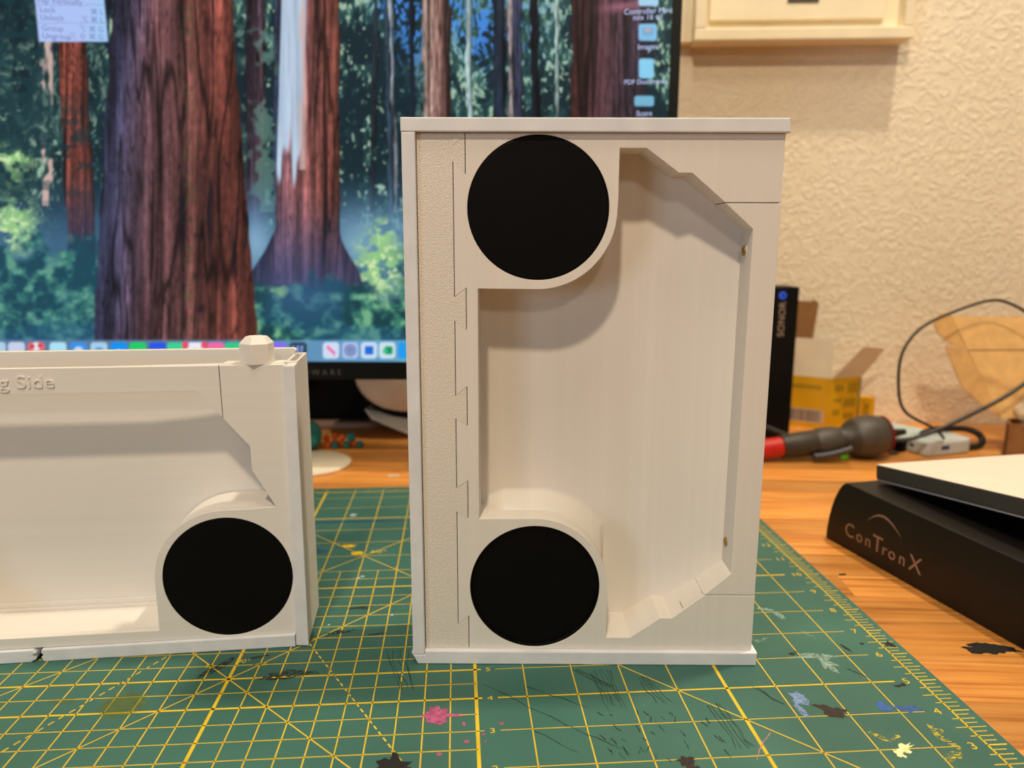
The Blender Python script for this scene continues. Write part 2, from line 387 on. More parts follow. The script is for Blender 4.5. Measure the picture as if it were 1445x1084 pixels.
def scar(name, lab, col, segs, w=.014):
    V, Fc = [], []
    for pts in segs:
        for i in range(len(pts)-1):
            a = Vector(pts[i]); b = Vector(pts[i+1]); d = (b-a)
            if d.length < 1e-6: continue
            n = Vector((-d.y, d.x)).normalized()*w*rr.uniform(.3, 1); k = len(V)
            V += [(*(a-n), .0034), (*(b-n*.6), .0034), (*(b+n*.6), .0034), (*(a+n), .0034)]; Fc.append((k, k+1, k+2, k+3))
    o = link(name, me_from(V, Fc), mat('scar_'+str(len(bpy.data.materials)), col, .7, .1), matr); o['label'] = lab; o['kind'] = 'stuff'; return o
def wig(xa, ya, xb, yb_, n=5, j=.03): return [(xa+(xb-xa)*i/n+rr.uniform(-j, j), ya+(yb_-ya)*i/n+rr.uniform(-j, j)) for i in range(n+1)]
scar('knife_scar', 'dark curved scratches', (28, 54, 46), [wig(.15, 5.45, 1.6, 4.1), wig(1.6, 4.1, 2.5, 3.35), wig(1.0, 5.35, 2.1, 4.55), wig(1.05, 3.9, 1.75, 3.3)])
scar('knife_scar', 'thin dark hatching', (32, 60, 50), [wig(2.35+i*.07, 5.85-abs(i-3)*.03, 2.5+i*.055, 4.3+rr.uniform(0, .5), 4, .03) for i in range(7)] + [wig(2.0+.05*i, 5.85, 2.6+.05*i, 5.2) for i in range(4)], .012)
scar('knife_scar', 'scribbled dark scratches', (36, 62, 54), [wig(3.3+i*.06, 5.5, 3.5+i*.08, 4.6, 4, .04) for i in range(4)] + [wig(4.45+i*.06, 4.5, 4.55+i*.07, 3.2, 5, .05) for i in range(5)] + [wig(5.5+.05*i, 5.0, 5.8+.06*i, 4.45, 3, .05) for i in range(3)], .014)
scar('knife_scar', 'short black nicks', (18, 22, 20), [wig(x_, y_, x_+rr.uniform(-.05, .1), y_-rr.uniform(.06, .22), 2, .02) for x_, y_ in [(rr.uniform(2.2, 4.4), rr.uniform(3.0, 4.6)) for _ in range(34)]], .014)
scar('knife_scar', 'dark loops left of the tall case', (26, 44, 38), [wig(-1.9+i*.1, 6.9, -1.5+i*.07, 5.4, 6, .05) for i in range(5)], .01)
scar('knife_scar', 'thin pink paint line', (206, 130, 140), [wig(4.75, 2.9, 5.05, 3.35, 5, .01), wig(5.05, 3.35, 5.3, 3.6, 3, .01)], .014)
scar('knife_scar', 'dark straight scratch', (30, 40, 34), [wig(7.75, 5.5, 8.05, 5.15, 3, .01)], .02)

# ---------------------------------------------------------------- white printed case standing upright
YAWR = R(-4.5354)
case = thing('upright_case', 'tall white printed plastic case standing upright on the mat, two black round pads', 'plastic case', (-1.29534, 6.31135, .006), YAWR)
P = MT['pla_v']
def edge(name, poly, y0, y1, m, parent, bevel=.018, label=None):
    o = link(name, extr([poly], y0, y1, bevel), m, parent)
    if label: o['label'] = label
    return o
edge('edge_strip', [(-.01, 10.735), (7.19, 10.735), (7.15, 10.985), (-.01, 10.985)], 0, 1.75, MT['strip'], case)
edge('edge_strip', [(0, .2), (.1, .0), (7.21, 0), (7.22, .285), (.255, .285), (.255, .2)], 0, 1.75, MT['strip'], case)
edge('edge_strip', [(.0, .29), (-.03, .24), (-.01, .205), (.25, .205), (.25, .29), (.26, 10.73), (0, 10.73)], .004, 1.75, MT['strip'], case)
D0 = .12
tabs = [(3.18, 3.97, 3.33, 3.82), (5.13, 5.91, 5.28, 5.73), (7.06, 7.85, 7.23, 7.68)]
def dove(g):   # shared zigzag joint from bottom to top, g shifts the line to the right
    pts = [(1.165+g, .29), (1.165+g, 1.02+g), (.94+g, .84+g)]
    for z0, z1, n0, n1 in tabs: pts += [(.94+g, n0-g), (1.165+g, z0-g), (1.165+g, z1+g), (.94+g, n1+g)]
    pts += [(.935+g, 10.22-g), (1.165+g, 10.0-g), (1.165+g, 10.72)]
    return pts
link('textured_strip', extr([[(.27, .29)] + dove(0) + [(.27, 10.72)]], D0+.002, .45, .0), MT['rough_pla'], case)['label'] = 'grainy dovetailed side strip'
box('joint_backing', .26, 1.3, .40, .5, .3, 10.7, MT['gap'], case)
# small corner wedges drawn in the strip ends
for zz, s_ in ((10.66, -1), (.36, 1)):
    link('joint_wedge', extr([[(.94, zz), (1.13, zz), (.94, zz+s_*-.0+s_*.16)]], D0-.004, D0+.01), MT['rough_pla'], case)
HR, HC1, HC2, HX = 1.5, 1.68, 9.36, 2.55
opening_low = [(6.07, 1.525), (5.43, 1.0), (5.18, 1.0), (4.56, .555), (4.06, .555)] + [(4.06, 1.5)] + [(x, z) for x, z in arc(HX, HC1, HR, 0, 90, 22)] + [(1.4, 3.17)]
opening_up = [(x, 11.02-z) for x, z in opening_low]
front = [(7.13, .29), (7.13, 1.515), (6.07, 1.515)] + opening_low[1:] + opening_up[::-1][:-1] + [(6.07, 9.485), (7.13, 9.485), (7.13, 10.725)] + dove(.016)[::-1]
link('front_panel', extr([front, circ(HX, HC1, 1.345), circ(HX, HC2, 1.345)], D0, 1.30, .006), P, case)
rail = [(6.08, 1.53), (7.13, 1.53), (7.13, 9.47), (6.08, 9.47), (6.63, 8.99), (6.61, 2.0)]
link('side_rail', extr([rail], D0+.006, 1.30, .012), P, case)
box('joint_backing', 6.3, 7.10, D0+.06, 1.2, 1.42, 1.60, MT['gap'], case); box('joint_backing', 6.3, 7.10, D0+.06, 1.2, 9.42, 9.58, MT['gap'], case)
# pocket floor: gently shaped relief
NXg, NZg = 90, 170
xs = np.linspace(1.3, 6.75, NXg); zs = np.linspace(.45, 10.6, NZg)
def pocket(x, z):
    base = np.interp(x, [1.3, 1.45, 1.6, 4.6, 5.4, 6.63], [.97, 1.0, 1.05, 1.12, 1.0, .70])
    for cz, sg in ((HC1, 1), (HC2, -1)):
        if x < HX: dd = sg*(z-cz)-HR
        else: dd = math.hypot(x-HX, z-cz)-HR
        k_ = .5 if x > 1.88 else .5 + (1.88-x)/.46*.48
        if sg*(z-cz) > -.2 and sg > 0 and x < 4.0: base = min(base, k_+max(dd, 0)*2.2)
    return D0+base
V = [(x, pocket(x, z), z) for z in zs for x in xs]
Fc = [(j*NXg+i, j*NXg+i+1, (j+1)*NXg+i+1, (j+1)*NXg+i) for j in range(NZg-1) for i in range(NXg-1)]
link('pocket_floor', me_from(V, Fc), P, case, smooth=True)
box('back_shell', .26, 7.12, 1.31, 1.74, .29, 10.72, P, case, bevel=.02)
def pad(parent, cx, cz, y):
    me = extr([circ(cx, cz, 1.325, 96)], y, y+.4, .018)
    o = link('rubber_pad', me, MT['pad'], parent); return o
pad(case, HX, HC1, D0+.09); pad(case, HX, HC2, D0+.01)
def ring(parent, cx, cz, y):
    link('pad_rim', extr([circ(cx, cz, 1.344, 96), circ(cx, cz, 1.326, 96)], y+.02, y+.1), MT['blackmatte'], parent)
ring(case, HX, HC1, D0); ring(case, HX, HC2, D0)
for z_, y_ in ((8.58, .42), (2.5, .50)):
    mtx = Matrix.Translation(Vector((6.632, D0+y_, z_))*S) @ Matrix.Rotation(R(-90), 4, 'Y')
    ins = lathe('threaded_insert', [(-.02, .06), (-.02, .10), (.045, .10), (.045, .055), (.01, .055)], MT['brass'], case, 24, mtx)
    ins['label'] = 'brass threaded insert'
    lathe('insert_collar', [(.0, .122), (.018, .122), (.018, .102)], MT['strip'], ins, 24, mtx)
# little latch tongues in the slanted pocket walls
def facet_box(xa, za, xb, zb, d0, d1, th, name, m):
    dx, dz = xb-xa, zb-za; L = math.hypot(dx, dz); n = (-dz/L*th, dx/L*th)
    if (n[1] < 0) == (za < 5): n = (-n[0], -n[1])
    P4 = [(xa, za), (xb, zb), (xb+n[0], zb+n[1]), (xa+n[0], za+n[1])]
    return link(name, extr([P4], d0, d1), m, case)
def lerp(a, b, f): return (a[0]+(b[0]-a[0])*f, a[1]+(b[1]-a[1])*f)
for fl in (0, 1):
    A_, B_ = (5.43, 1.0), (6.07, 1.52)
    if fl: A_, B_ = (5.43, 10.02), (6.07, 9.5)
    a_, b_ = lerp(A_, B_, .40), lerp(A_, B_, .97)
    facet_box(*a_, *b_, .20, .62, .006, 'latch_tongue', P)
    facet_box(*lerp(A_, B_, .36), *lerp(A_, B_, .372), .20, .50, .001, 'latch_gap', MT['gap'])
    facet_box(*lerp(A_, B_, .985), *lerp(A_, B_, .992), .20, .36, .001, 'latch_gap', MT['gap'])

# ---------------------------------------------------------------- second case lying on its long side
YAWL = R(2.7669)
lc = thing('lying_case', 'white printed plastic case lying on its side, raised lettering and peg on top', 'plastic case', (-3.61865, 7.17703, .006), YAWL)
PH = MT['pla_h']
edge('edge_strip', [(-11, 0), (-5.74, 0), (-5.62, .06), (-5.66, .16), (-5.60, .2), (-5.66, .27), (-11, .27)], 0, 1.6, MT['strip'], lc)
edge('edge_strip', [(-5.46, 0), (-.285, 0), (-.285, .28), (-5.48, .27), (-5.50, .22), (-5.46, .14), (-5.5, .1)], 0, 1.6, MT['strip'], lc)
edge('edge_strip', [(-.27, .03), (0, 0), (.0, 6.24), (-.235, 6.24)], .0, .079, MT['strip'], lc)
link('end_core', extr([[(-.19, .29), (0, .1), (0, 6.24), (-.19, 6.24)]], .08, .34), PH, lc)
# layered end plate with an open channel on top
o = link('end_plate', extr([[(-.25, .14), (0, .14), (0, 6.25), (-.25, 6.25)]], .342, 1.70), PH, lc)
me = boxes([(-.25, -.19, .342, 1.70, .1, 6.27), (-.05, .0, .342, 1.70, .1, 6.27), (-.19, -.05, .342, .48, .1, 6.27), (-.19, -.05, 1.56, 1.70, .1, 6.27), (-.19, -.05, .48, 1.56, .1, 5.9)])
bpy.data.objects.remove(o); link('end_plate', me, PH, lc)
LX, LZ = -1.62, 1.66
ho = [(-7.9, 5.74), (-1.98, 5.74), (-1.0, 4.54), (-.985, 4.02), (-.54, 3.2), (-1.0, 3.17)] + arc(LX, LZ, 1.5, 90, 180, 22) + [(-3.12, .52), (-6.8, .52)]
ho += [(-11.02-x, z) for x, z in arc(LX, LZ, 1.5, 180, 90, 22)] + [(-9.4, 3.2), (-9.2, 4.3)]
link('front_panel', extr([[(-11, .285), (-.20, .285), (-.20, 6.25), (-11, 6.25)], ho, circ(LX, LZ, 1.345), circ(-11.02-LX, LZ, 1.345)], .08, .25, .004), PH, lc)
# pocket walls behind the front panel
ho_in = ho
wallring = [(-10.9, .29), (-.28, .29), (-.28, 5.2), (-1.55, 6.2)]
link('lower_body', extr([[(-10.9, .29), (-6.8, .29), (-6.8, .52)] + [(x, z) for x, z in [(-7.9, .52)]] + [(-7.92, 1.66)] + [(-10.9, 1.66)]], .251, 1.34), PH, lc)
holder = [(-3.12, .29), (-.28, .29), (-.28, 6.25), (-1.50, 6.25), (-1.50, 5.15), (-1.0, 4.54), (-.985, 4.02), (-.54, 3.2), (-1.0, 3.17)] + arc(LX, LZ, 1.5, 90, 180, 22)
link('holder_body', extr([holder, circ(LX, LZ, 1.345)], .251, .72), PH, lc)
link('holder_body', extr([[(-3.12, .29), (-.28, .29), (-.28, 4.4), (-.54, 3.2), (-1.0, 3.17)] + arc(LX, LZ, 1.5, 90, 180, 22)], .73, 1.33), PH, lc)
link('pocket_sill', extr([[(-11, .29), (-3.0, .29), (-3.0, .515), (-11, .515)]], .251, 1.36), PH, lc)
def flat_poly(name, pts, z0, z1, m, parent, bevel=0.0):
    n = len(pts); V = [(x, y, z0) for x, y in pts]+[(x, y, z1) for x, y in pts]
    Fc = [tuple(range(n))[::-1], tuple(range(n, 2*n))]+[(i, (i+1) % n, n+(i+1) % n, n+i) for i in range(n)]
    return link(name, me_from(V, Fc), m, parent, bevel=bevel)
flat_poly('top_bar', [(-11, .24), (-3.6, .24), (-2.7, .3), (-1.5, .42), (-1.5, .251), (-11, .251)][:4]+[(-1.52, .24)], 5.9, 6.252, PH, lc)
flat_poly('top_corner', [(-1.5, .251), (-.26, .251), (-.26, .62), (-.9, .62), (-1.5, .5)], 5.4, 6.262, PH, lc)
link('seam', extr([[(-1.522, 6.255), (-1.508, 6.255), (-1.498, 5.17), (-1.508, 5.17)]], .076, .09), MT['gap'], lc)
# back plate
link('back_plate', extr([[(-11, .29), (-.3, .29), (-.3, 6.1), (-.18, 6.38), (-.24, 6.42), (-11, 6.42)]], 1.36, 1.52, .01), PH, lc)
box('back_ledge', -10.9, -3.13, 1.28, 1.37, .515, .60, PH, lc, bevel=.01); box('back_ledge', -10.9, -3.13, 1.32, 1.37, .60, .72, PH, lc, bevel=.01)
o = pad(lc, LX, LZ, .105); ring(lc, LX, LZ, .08)
lathe('peg', [(0, .35), (.42, .35), (.56, .22)], PH, lc, 6, Matrix.Translation(Vector((-.80, .34, 6.255))*S) @ Matrix.Rotation(R(-99), 4, 'Z'), smooth=False, bevel=.008)
me = text_me('g Side', .36, .022, 'RIGHT', 1.22); o = link('raised_lettering', me, PH, lc, loc=(-4.66, .078, 5.86)); o.rotation_euler = (R(90), 0, 0)
link('chipped_edge', me_from([(-5.74, -.002, .0), (-5.62, .02, .05), (-5.56, .3, .27), (-5.5, .08, .5), (-5.52, .6, .5), (-5.62, .3, .4), (-5.66, .05, .2)], [(0, 1, 6), (1, 2, 6), (2, 5, 6), (2, 3, 5), (3, 4, 5)]), PH, lc)

# ---------------------------------------------------------------- monitor with curved screen
mon = thing('monitor', 'large curved computer monitor showing a sequoia forest wallpaper behind both white cases', 'monitor', (-5.9, 20.3, DESK_Z), R(-2.7))
RAD, SW, SH, Z0 = 67.0, 26.2, 14.75, 4.44
def scr(x, z, off=0.0):          # curved sheet, off = distance in front of the screen
    a = x/RAD; return ((RAD-off)*math.sin(a), (RAD-off)*math.cos(a)-RAD, z)
GX, GZ = 760, 430
rng = np.random.RandomState(3)
def vnoise(u, v, fx, fy, seed):
    rs = np.random.RandomState(seed); g = rs.rand(512, 512)
    x = u/fx; y = v/fy; xi = np.floor(x).astype(int); yi = np.floor(y).astype(int); fx_ = x-xi; fy_ = y-yi
    fx_ = fx_*fx_*(3-2*fx_); fy_ = fy_*fy_*(3-2*fy_)
    a = g[yi % 512, xi % 512]; b = g[yi % 512, (xi+1) % 512]; c = g[(yi+1) % 512, xi % 512]; d = g[(yi+1) % 512, (xi+1) % 512]
    return (a*(1-fx_)+b*fx_)*(1-fy_)+(c*(1-fx_)+d*fx_)*fy_
def fbm(u, v, fx, fy, seed, n=4):
    s = 0; a = .5
    for i in range(n): s = s+a*vnoise(u, v, fx/2**i, fy/2**i, seed+i*7); a *= .5
    return s/(1-.5**n)
def ss(x, a, b): t_ = np.clip((x-a)/(b-a), 0, 1); return t_*t_*(3-2*t_)
def mixc(img, c, m): return img*(1-m[..., None])+np.array(c, float)*m[..., None]
# picture coordinates: U to the right, Vv down, one unit about 0.7 mm on the screen
Xl = np.linspace(-SW/2, SW/2, GX); Zl = np.linspace(0, SH, GZ)
XX, ZZ = np.meshgrid(Xl, Zl)
def poly9(c, x, z): return c[0]+c[1]*x+c[2]*z+c[3]*x*z+c[4]*x*x+c[5]*z*z+c[6]*x*x*z+c[7]*x*z*z+c[8]*x**3
U = poly9([436.83, 37.28201, -1.69877, .25763, -.10655, -.01433, -.00171, .00206, .01002], XX, ZZ)
Vv = poly9([509.5, -.05476, -36.34533, .03479, .04989, -.28929, -.01204, .00061, .00011], XX, ZZ)
def paint(u, v):
    im = np.zeros(u.shape+(3,))
    wob = (fbm(u, v, 40, 40, 61, 2)-.5)*30; f = fbm(u+wob, v+wob, 11, 24, 11, 4)*.6+fbm(u, v, 60, 80, 12, 2)*.4; f2 = fbm(u-wob, v, 4.5, 8, 31, 3); f3 = fbm(u, v, 120, 90, 77, 3)
    im[:] = (20, 42, 50)
    im = mixc(im, (40, 76, 76), ss(f, .42, .58)); im = mixc(im, (100, 140, 124), ss(f*.55+f2*.45, .51, .61))
    im = mixc(im, (190, 214, 186), ss(f*.4+f2*.6, .575, .67)*.8)
    dark = ss(f3, .45, .6)*((u < 350) | ((u > 480) & (u < 600)))
    im = mixc(im, (14, 36, 46), dark*.5); im = mixc(im, (16, 38, 46), ((u < 150)*ss(-v, -260, -120))*.45)
    for cx, cy, rx, ry in ((585, 40, 26, 60), (645, 10, 26, 40), (700, 30, 60, 50), (560, 10, 30, 30), (675, 45, 16, 40)):
        im = mixc(im, (66, 138, 226), np.exp(-((u-cx)/rx)**2-((v-cy)/ry)**2)*ss(f2, .48, .6))
    def trunk(l0, l1, r0, r1, va, vb, cl, cr, seed, fx=9, bl=None, flare=0, contrast=.9):
        nonlocal im
        t_ = (v-va)/(vb-va); L = l0+(l1-l0)*t_-flare*ss(v, vb-110, vb)**2*40; Rr = r0+(r1-r0)*t_+flare*ss(v, vb-110, vb)**2*34
        L = L+(vnoise(v, u*0, 20, 1, seed+3)-.5)*4; Rr = Rr+(vnoise(v, u*0, 24, 1, seed+4)-.5)*4
        m = ss(u, L-1.5, L+1.5)*(1-ss(u, Rr-1.5, Rr+1.5))*(1-ss(v, vb-3, vb+6))
        s_ = np.clip((u-L)/(Rr-L+1e-6), 0, 1)
        warp = (fbm(u, v, 60, 260, seed+9, 2)-.5)*12
        n = fbm(u+warp, v, fx, 300, seed, 4); nb = fbm(u+warp, v, fx*.35, 46, seed+5, 3)
        col = np.array(cl, float)*(1-s_[..., None])+np.array(cr, float)*s_[..., None]
        midc = np.array((86, 56, 58), float) if fx > 11 else None
        if midc is not None:
            k1 = ss(s_, 0, .42)[..., None]; k2 = ss(s_, .42, .95)[..., None]
            col = (np.array(cl, float)*(1-k1)+midc*k1)*(1-k2)+np.array(cr, float)*k2
        rid = np.abs(fbm(u+warp, v, fx*1.3, 240, seed+13, 2)-.5); rid2 = np.abs(fbm(u+warp*1.3, v, fx*.6, 90, seed+17, 2)-.5)
        groove = .42+.58*ss(rid, .0, .07); groove2 = .62+.38*ss(rid2, 0, .05)
        speck = fbm(u, v, 5, 9, seed+23, 2)
        col = col*(1+contrast*((n-.5)*1.9)[..., None])*(.72+.5*nb[..., None])*(groove*groove2)[..., None]*(.86+.34*speck[..., None])*1.12
        col = col*(1-.45*(ss(s_, .82, 1)+ss(1-s_, .86, 1)*.8)[..., None])
        if bl is not None: b_ = ss(v, bl, vb)*.7; col = col*(1-b_[..., None])+np.array((50, 66, 110))*b_[..., None]*(.6+.8*n[..., None])
        im = im*(1-m[..., None])+np.clip(col, 4, 255)*m[..., None]
    # far slim trunks
    for x0, x1, w_, c in ((540, 548, 7, (60, 80, 100)), (546, 556, 6, (150, 160, 170)), (575, 580, 8, (24, 36, 52)), (530, 520, 7, (40, 50, 60)), (696, 696, 18, (36, 48, 66)), (716, 718, 8, (170, 150, 152)), (722, 724, 14, (56, 60, 84)), (748, 750, 12, (22, 28, 40)), (783, 783, 5, (160, 184, 178)), (655, 660, 9, (176, 202, 204)), (386, 386, 11, (44, 54, 78))):
        trunk(x0, x1, x0+w_, x1+w_, -100, 300, c, [q*.7 for q in c], int(x0), 5, None, 0, .4)
    trunk(346, 348, 376, 374, -100, 345, (62, 50, 66), (70, 52, 60), 61, 6, 250)
    m = ss(fbm(u, v, 22, 26, 91, 4), .48, .6)*np.exp(-((u-372)/30)**2)*(v < 300)*.8
    im = mixc(im, (96, 132, 122), m)
    # blue haze low down
    hz = ss(v, 230, 350)*(1-ss(v, 372, 470)*.75); im = mixc(im, (74, 120, 158), hz*.78)
    for cx, cy, rx, ry, a_ in ((362, 345, 26, 44, .75), (500, 345, 34, 50, .6), (560, 330, 60, 40, .35)):
        im = mixc(im, (150, 192, 220), np.exp(-((u-cx)/rx)**2-((v-cy)/ry)**2)*a_)
    # shrubs
    sh = ss(v+(fbm(u, v, 50, 60, 5, 3)-.5)*120, 355, 410); g = fbm(u, v, 14, 12, 15, 5)
    sc_ = np.array((22, 66, 74))*(1-ss(g, .4, .62)[..., None])+np.array((64, 130, 110))*ss(g, .4, .62)[..., None]
    sc_ = sc_*(1-ss(g, .6, .72)[..., None]*.7)+np.array((140, 200, 150))*(ss(g, .6, .72)[..., None]*.7)
    bl_ = ss(fbm(u, v, 90, 60, 8, 2), .5, .7)[..., None]*.45; sc_ = sc_*(1-bl_)+np.array((40, 96, 140))*bl_
    im = im*(1-sh[..., None])+sc_*sh[..., None]
    for cx, cy, rx, ry in ((536, 375, 36, 44), (20, 318, 34, 40), (400, 420, 22, 20), (540, 330, 14, 20), (15, 230, 30, 30)):
        mm_ = np.exp(-(((u-cx)/rx)**2+((v-cy)/ry)**2)**1.5)*ss(fbm(u, v, 12, 10, 19, 4), .34, .52)
        im = mixc(im, (158, 212, 138), mm_*.95)
        im = mixc(im, (226, 246, 190), mm_*ss(fbm(u, v, 6, 5, 23, 3), .5, .66)*.8)
    # mid trunks
    trunk(78, 96, 120, 136, 0, 372, (128, 66, 54), (112, 58, 50), 41, 5, 210)
    sm = ss(v+(fbm(u, v, 26, 24, 207, 3)-.5)*90, 330, 366)*(u < 180); im = im*(1-sm[..., None])+(sc_*.75+np.array((40, 96, 140))*.25)*sm[..., None]
    m = (ss(u, 52+v*.02, 55+v*.02)*(1-ss(u, 72, 76)))*ss(vnoise(u, v, 6, 30, 66)+vnoise(u, v, 30, 12, 67)*.5, .55, .85)*(v < 290)
    im = mixc(im, (226, 190, 180), m*.9)
    m = ss(fbm(u, v*1.6, 30, 22, 95, 4), .44, .56)*np.exp(-((u-80)/60)**2-((v-215)/60)**2); im = mixc(im, (20, 50, 60), m*.9)
    m = ss(fbm(u, v*1.6, 26, 20, 99, 4), .46, .58)*(u < 60)*(v < 300); im = mixc(im, (24, 58, 66), m*.8)
    trunk(597, 597, 636, 636, -100, 400, (150, 126, 116), (96, 62, 58), 51, 6)
    trunk(396, 388, 479, 478, 0, 402, (96, 66, 74), (128, 70, 58), 71, 8, 255, 1)
    L = 396-v*.03; m = ss(u, L, L+3)*(1-ss(u, L+33, L+40))*(1-ss(v+(vnoise(u, v, 5, 60, 44)-.5)*130, 205, 265))
    im = mixc(im, (196, 222, 246), m*(.75+.25*vnoise(u, v, 4, 80, 45)))
    m = ss(u, 421, 424)*(1-ss(u, 430, 434))*(v < 240); im = mixc(im, (214, 184, 180), m*.8*ss(vnoise(u, v, 4, 40, 46), .2, .6))
    trunk(808, 800, 915, 903, 0, 400, (92, 52, 50), (56, 48, 62), 81, 9)
    im = mixc(im, (196, 120, 140), np.exp(-((u-880)/30)**2-((v-8-(880-u)*.12)/7)**2)*.7)
    # low leaves over the foot of the second trunk
    sm = ss(v+(fbm(u, v, 26, 24, 205, 3)-.5)*70, 388, 412)*((u > 340) & (u < 520)); im = im*(1-sm[..., None])+sc_*sm[..., None]
    im = mixc(im, (70, 100, 150), np.exp(-((u-430)/50)**2-((v-420)/26)**2)*.45)
    # the big trunk in front
    trunk(158, 131, 327, 364, 0, 482, (58, 60, 88), (118, 62, 52), 21, 13, None, 0, 1.0)
    gr = fbm(u+(fbm(u, v, 60, 260, 30, 2)-.5)*12, v, 15, 300, 21, 4)
    m = ((u > 150+0*v) & (u < 335))*ss(gr, .36, .30)*(v < 480)
    im = mixc(im, (20, 16, 28), m*.75)
    m = np.exp(-((u-266)/9)**2)*ss(fbm(u, v, 5, 9, 13, 3), .5, .6)*(v < 480); im = mixc(im, (84, 88, 44), m*.4)
    im = mixc(im, (24, 18, 26), np.exp(-((u-283)/5)**2-((v-436)/7)**2)*.85)
    # dock strip with app tiles
    db = ss(v, 478.5, 481)
    dc = np.array((98, 128, 164))*(1-ss(u, 250, 560)[..., None])+np.array((110, 172, 216))*ss(u, 250, 560)[..., None]
    im = im*(1-.9*db[..., None])+dc*.9*db[..., None]
    def tile(cx, cy, r, c, rr_=5, m_=1.0):
        nonlocal im
        d = np.hypot(np.maximum(np.abs(u-cx)-(r-rr_), 0), np.maximum(np.abs(v-cy)-(r-rr_), 0))-rr_
        im = mixc(im, c, (1-ss(d, -1, 1))*m_)
    def dot(cx, cy, r, c):
        nonlocal im
        im = mixc(im, c, 1-ss(np.hypot(u-cx, v-cy), r-1, r+1))
    icons = [(-60, (220, 220, 230)), (-33, (250, 130, 60)), (-4, (180, 214, 240)), (23, (206, 214, 240)), (51, (226, 110, 120)), (82, (176, 232, 250)), (111, (60, 150, 236)), (140, (170, 214, 240)), (168, (10, 150, 250)), (195, (30, 210, 110)), (223, (40, 90, 236)), (248, (60, 214, 150)), (276, (240, 244, 252)), (305, (246, 110, 170)), (330, (50, 206, 140)), (360, (150, 110, 250)), (392, (140, 110, 250)), (421, (36, 66, 82)), (440.5, (36, 66, 82))][:-1]
    for cx, c in icons: tile(cx, 495, 12, c)
    dot(51, 489, 6, (240, 240, 250)); dot(56, 488, 3, (214, 50, 60)); dot(46, 489, 3, (200, 50, 60)); dot(111, 496, 7, (200, 226, 250)); dot(140, 497, 7, (90, 160, 220))
    dot(262, 487, 5, (240, 80, 110)); dot(289, 487, 5, (240, 80, 110)); dot(345, 487, 5, (240, 80, 110)); dot(276, 498, 6, (90, 120, 220)); dot(305, 498, 6, (250, 210, 240)); dot(168, 499, 6, (190, 236, 255))
    for i in range(3): im = mixc(im, (150, 170, 240), ((np.abs(u-(414+i*6)) < 1.6) & (np.abs(v-493) < 5)).astype(float)*.9)
    tile(467, 494, 11.5, (212, 226, 250)); im = mixc(im, (246, 110, 180), ((np.abs((u-467)-(v-494)) < 3.2) & (np.abs(u-467) < 6)).astype(float))
    tile(494, 494, 11.5, (176, 196, 240)); dot(494, 494, 8, (96, 116, 170)); dot(494, 494, 6, (168, 184, 226)); dot(494, 494, 4, (92, 110, 160)); dot(494, 494, 1.6, (170, 184, 226))
    tile(520.5, 494, 11.5, (206, 226, 250)); tile(520.5, 494, 6, (34, 110, 222), 2)
    tile(546, 494, 11.5, (206, 232, 240)); tile(548, 494, 5.5, (20, 150, 96), 2); tile(543, 495, 3, (60, 200, 140), 1)
    tile(573, 494, 11.5, (30, 160, 246), 3); tile(600, 494, 11.5, (20, 40, 150)); dot(603, 497, 7, (60, 210, 190)); dot(598, 490, 5, (10, 20, 60))
    for i in range(9): tile(627+27*i, 494, 11.5, [(230, 230, 240), (60, 170, 240), (240, 160, 60)][i % 3])
    # open menu at the top left
    pm = ss(u, 47+v*.1, 50+v*.1)*(1-ss(u, 145+v*.1, 148+v*.1))*(1-ss(v, 57.5, 59.5))
    pc = np.array((178, 200, 252))*(1-ss(u, 110, 150)[..., None])+np.array((166, 206, 252))*ss(u, 110, 150)[..., None]
    im = im*(1-pm[..., None])+pc*pm[..., None]
    for yy in (6.5, 32): im = mixc(im, (150, 160, 214), pm*(np.abs(v-yy) < .8)*.6)
    # desktop icons at the right
    for cx, cy, w_, h_, c in ((915, 0, 14, 8, (170, 216, 244)), (914, 45, 13, 12, (136, 196, 238)), (914, 44, 8, 6, (120, 180, 214)), (912, 96, 10.5, 14, (140, 212, 246)), (909, 142, 14, 7.5, (120, 184, 214)), (909, 182, 13, 12, (140, 190, 230)), (908, 232, 13, 12, (150, 190, 214))):
        d = np.hypot(np.maximum(np.abs(u-cx)-(w_-4), 0), np.maximum(np.abs(v-cy)-(h_-4), 0))-4
        im = mixc(im, c, 1-ss(d, -1, 1))
    im = mixc(im, (220, 170, 180), np.exp(-((u-914)/4)**2-((v-41)/3)**2))
    return np.clip(im, 0, 255)
img = paint(U, Vv)*.97
s_ = img/255.0; linimg = np.where(s_ <= .04045, s_/12.92, ((s_+.055)/1.055)**2.4)
V = [scr(x, z+Z0) for z in Zl for x in Xl]
me = bpy.data.meshes.new('screen')
va = np.array(V)*S; me.vertices.add(len(va)); me.vertices.foreach_set('co', va.ravel())
idx = np.arange(GX*GZ).reshape(GZ, GX)
q = np.stack([idx[:-1, :-1], idx[:-1, 1:], idx[1:, 1:], idx[1:, :-1]], -1).reshape(-1, 4)
me.loops.add(q.size); me.loops.foreach_set('vertex_index', q.ravel().astype(np.int32))
me.polygons.add(len(q)); me.polygons.foreach_set('loop_start', np.arange(0, q.size, 4, dtype=np.int32)); 
try: me.polygons.foreach_set('loop_total', np.full(len(q), 4, dtype=np.int32))
except Exception: pass
me.update(); me.validate()
ca = me.color_attributes.new('picture', 'FLOAT_COLOR', 'POINT')
ca.data.foreach_set('color', np.concatenate([linimg.reshape(-1, 3), np.ones((GX*GZ, 1))], 1).astype(np.float32).ravel())
t = NT('lit_screen'); at_ = t.add('ShaderNodeAttribute'); at_.attribute_name = 'picture'
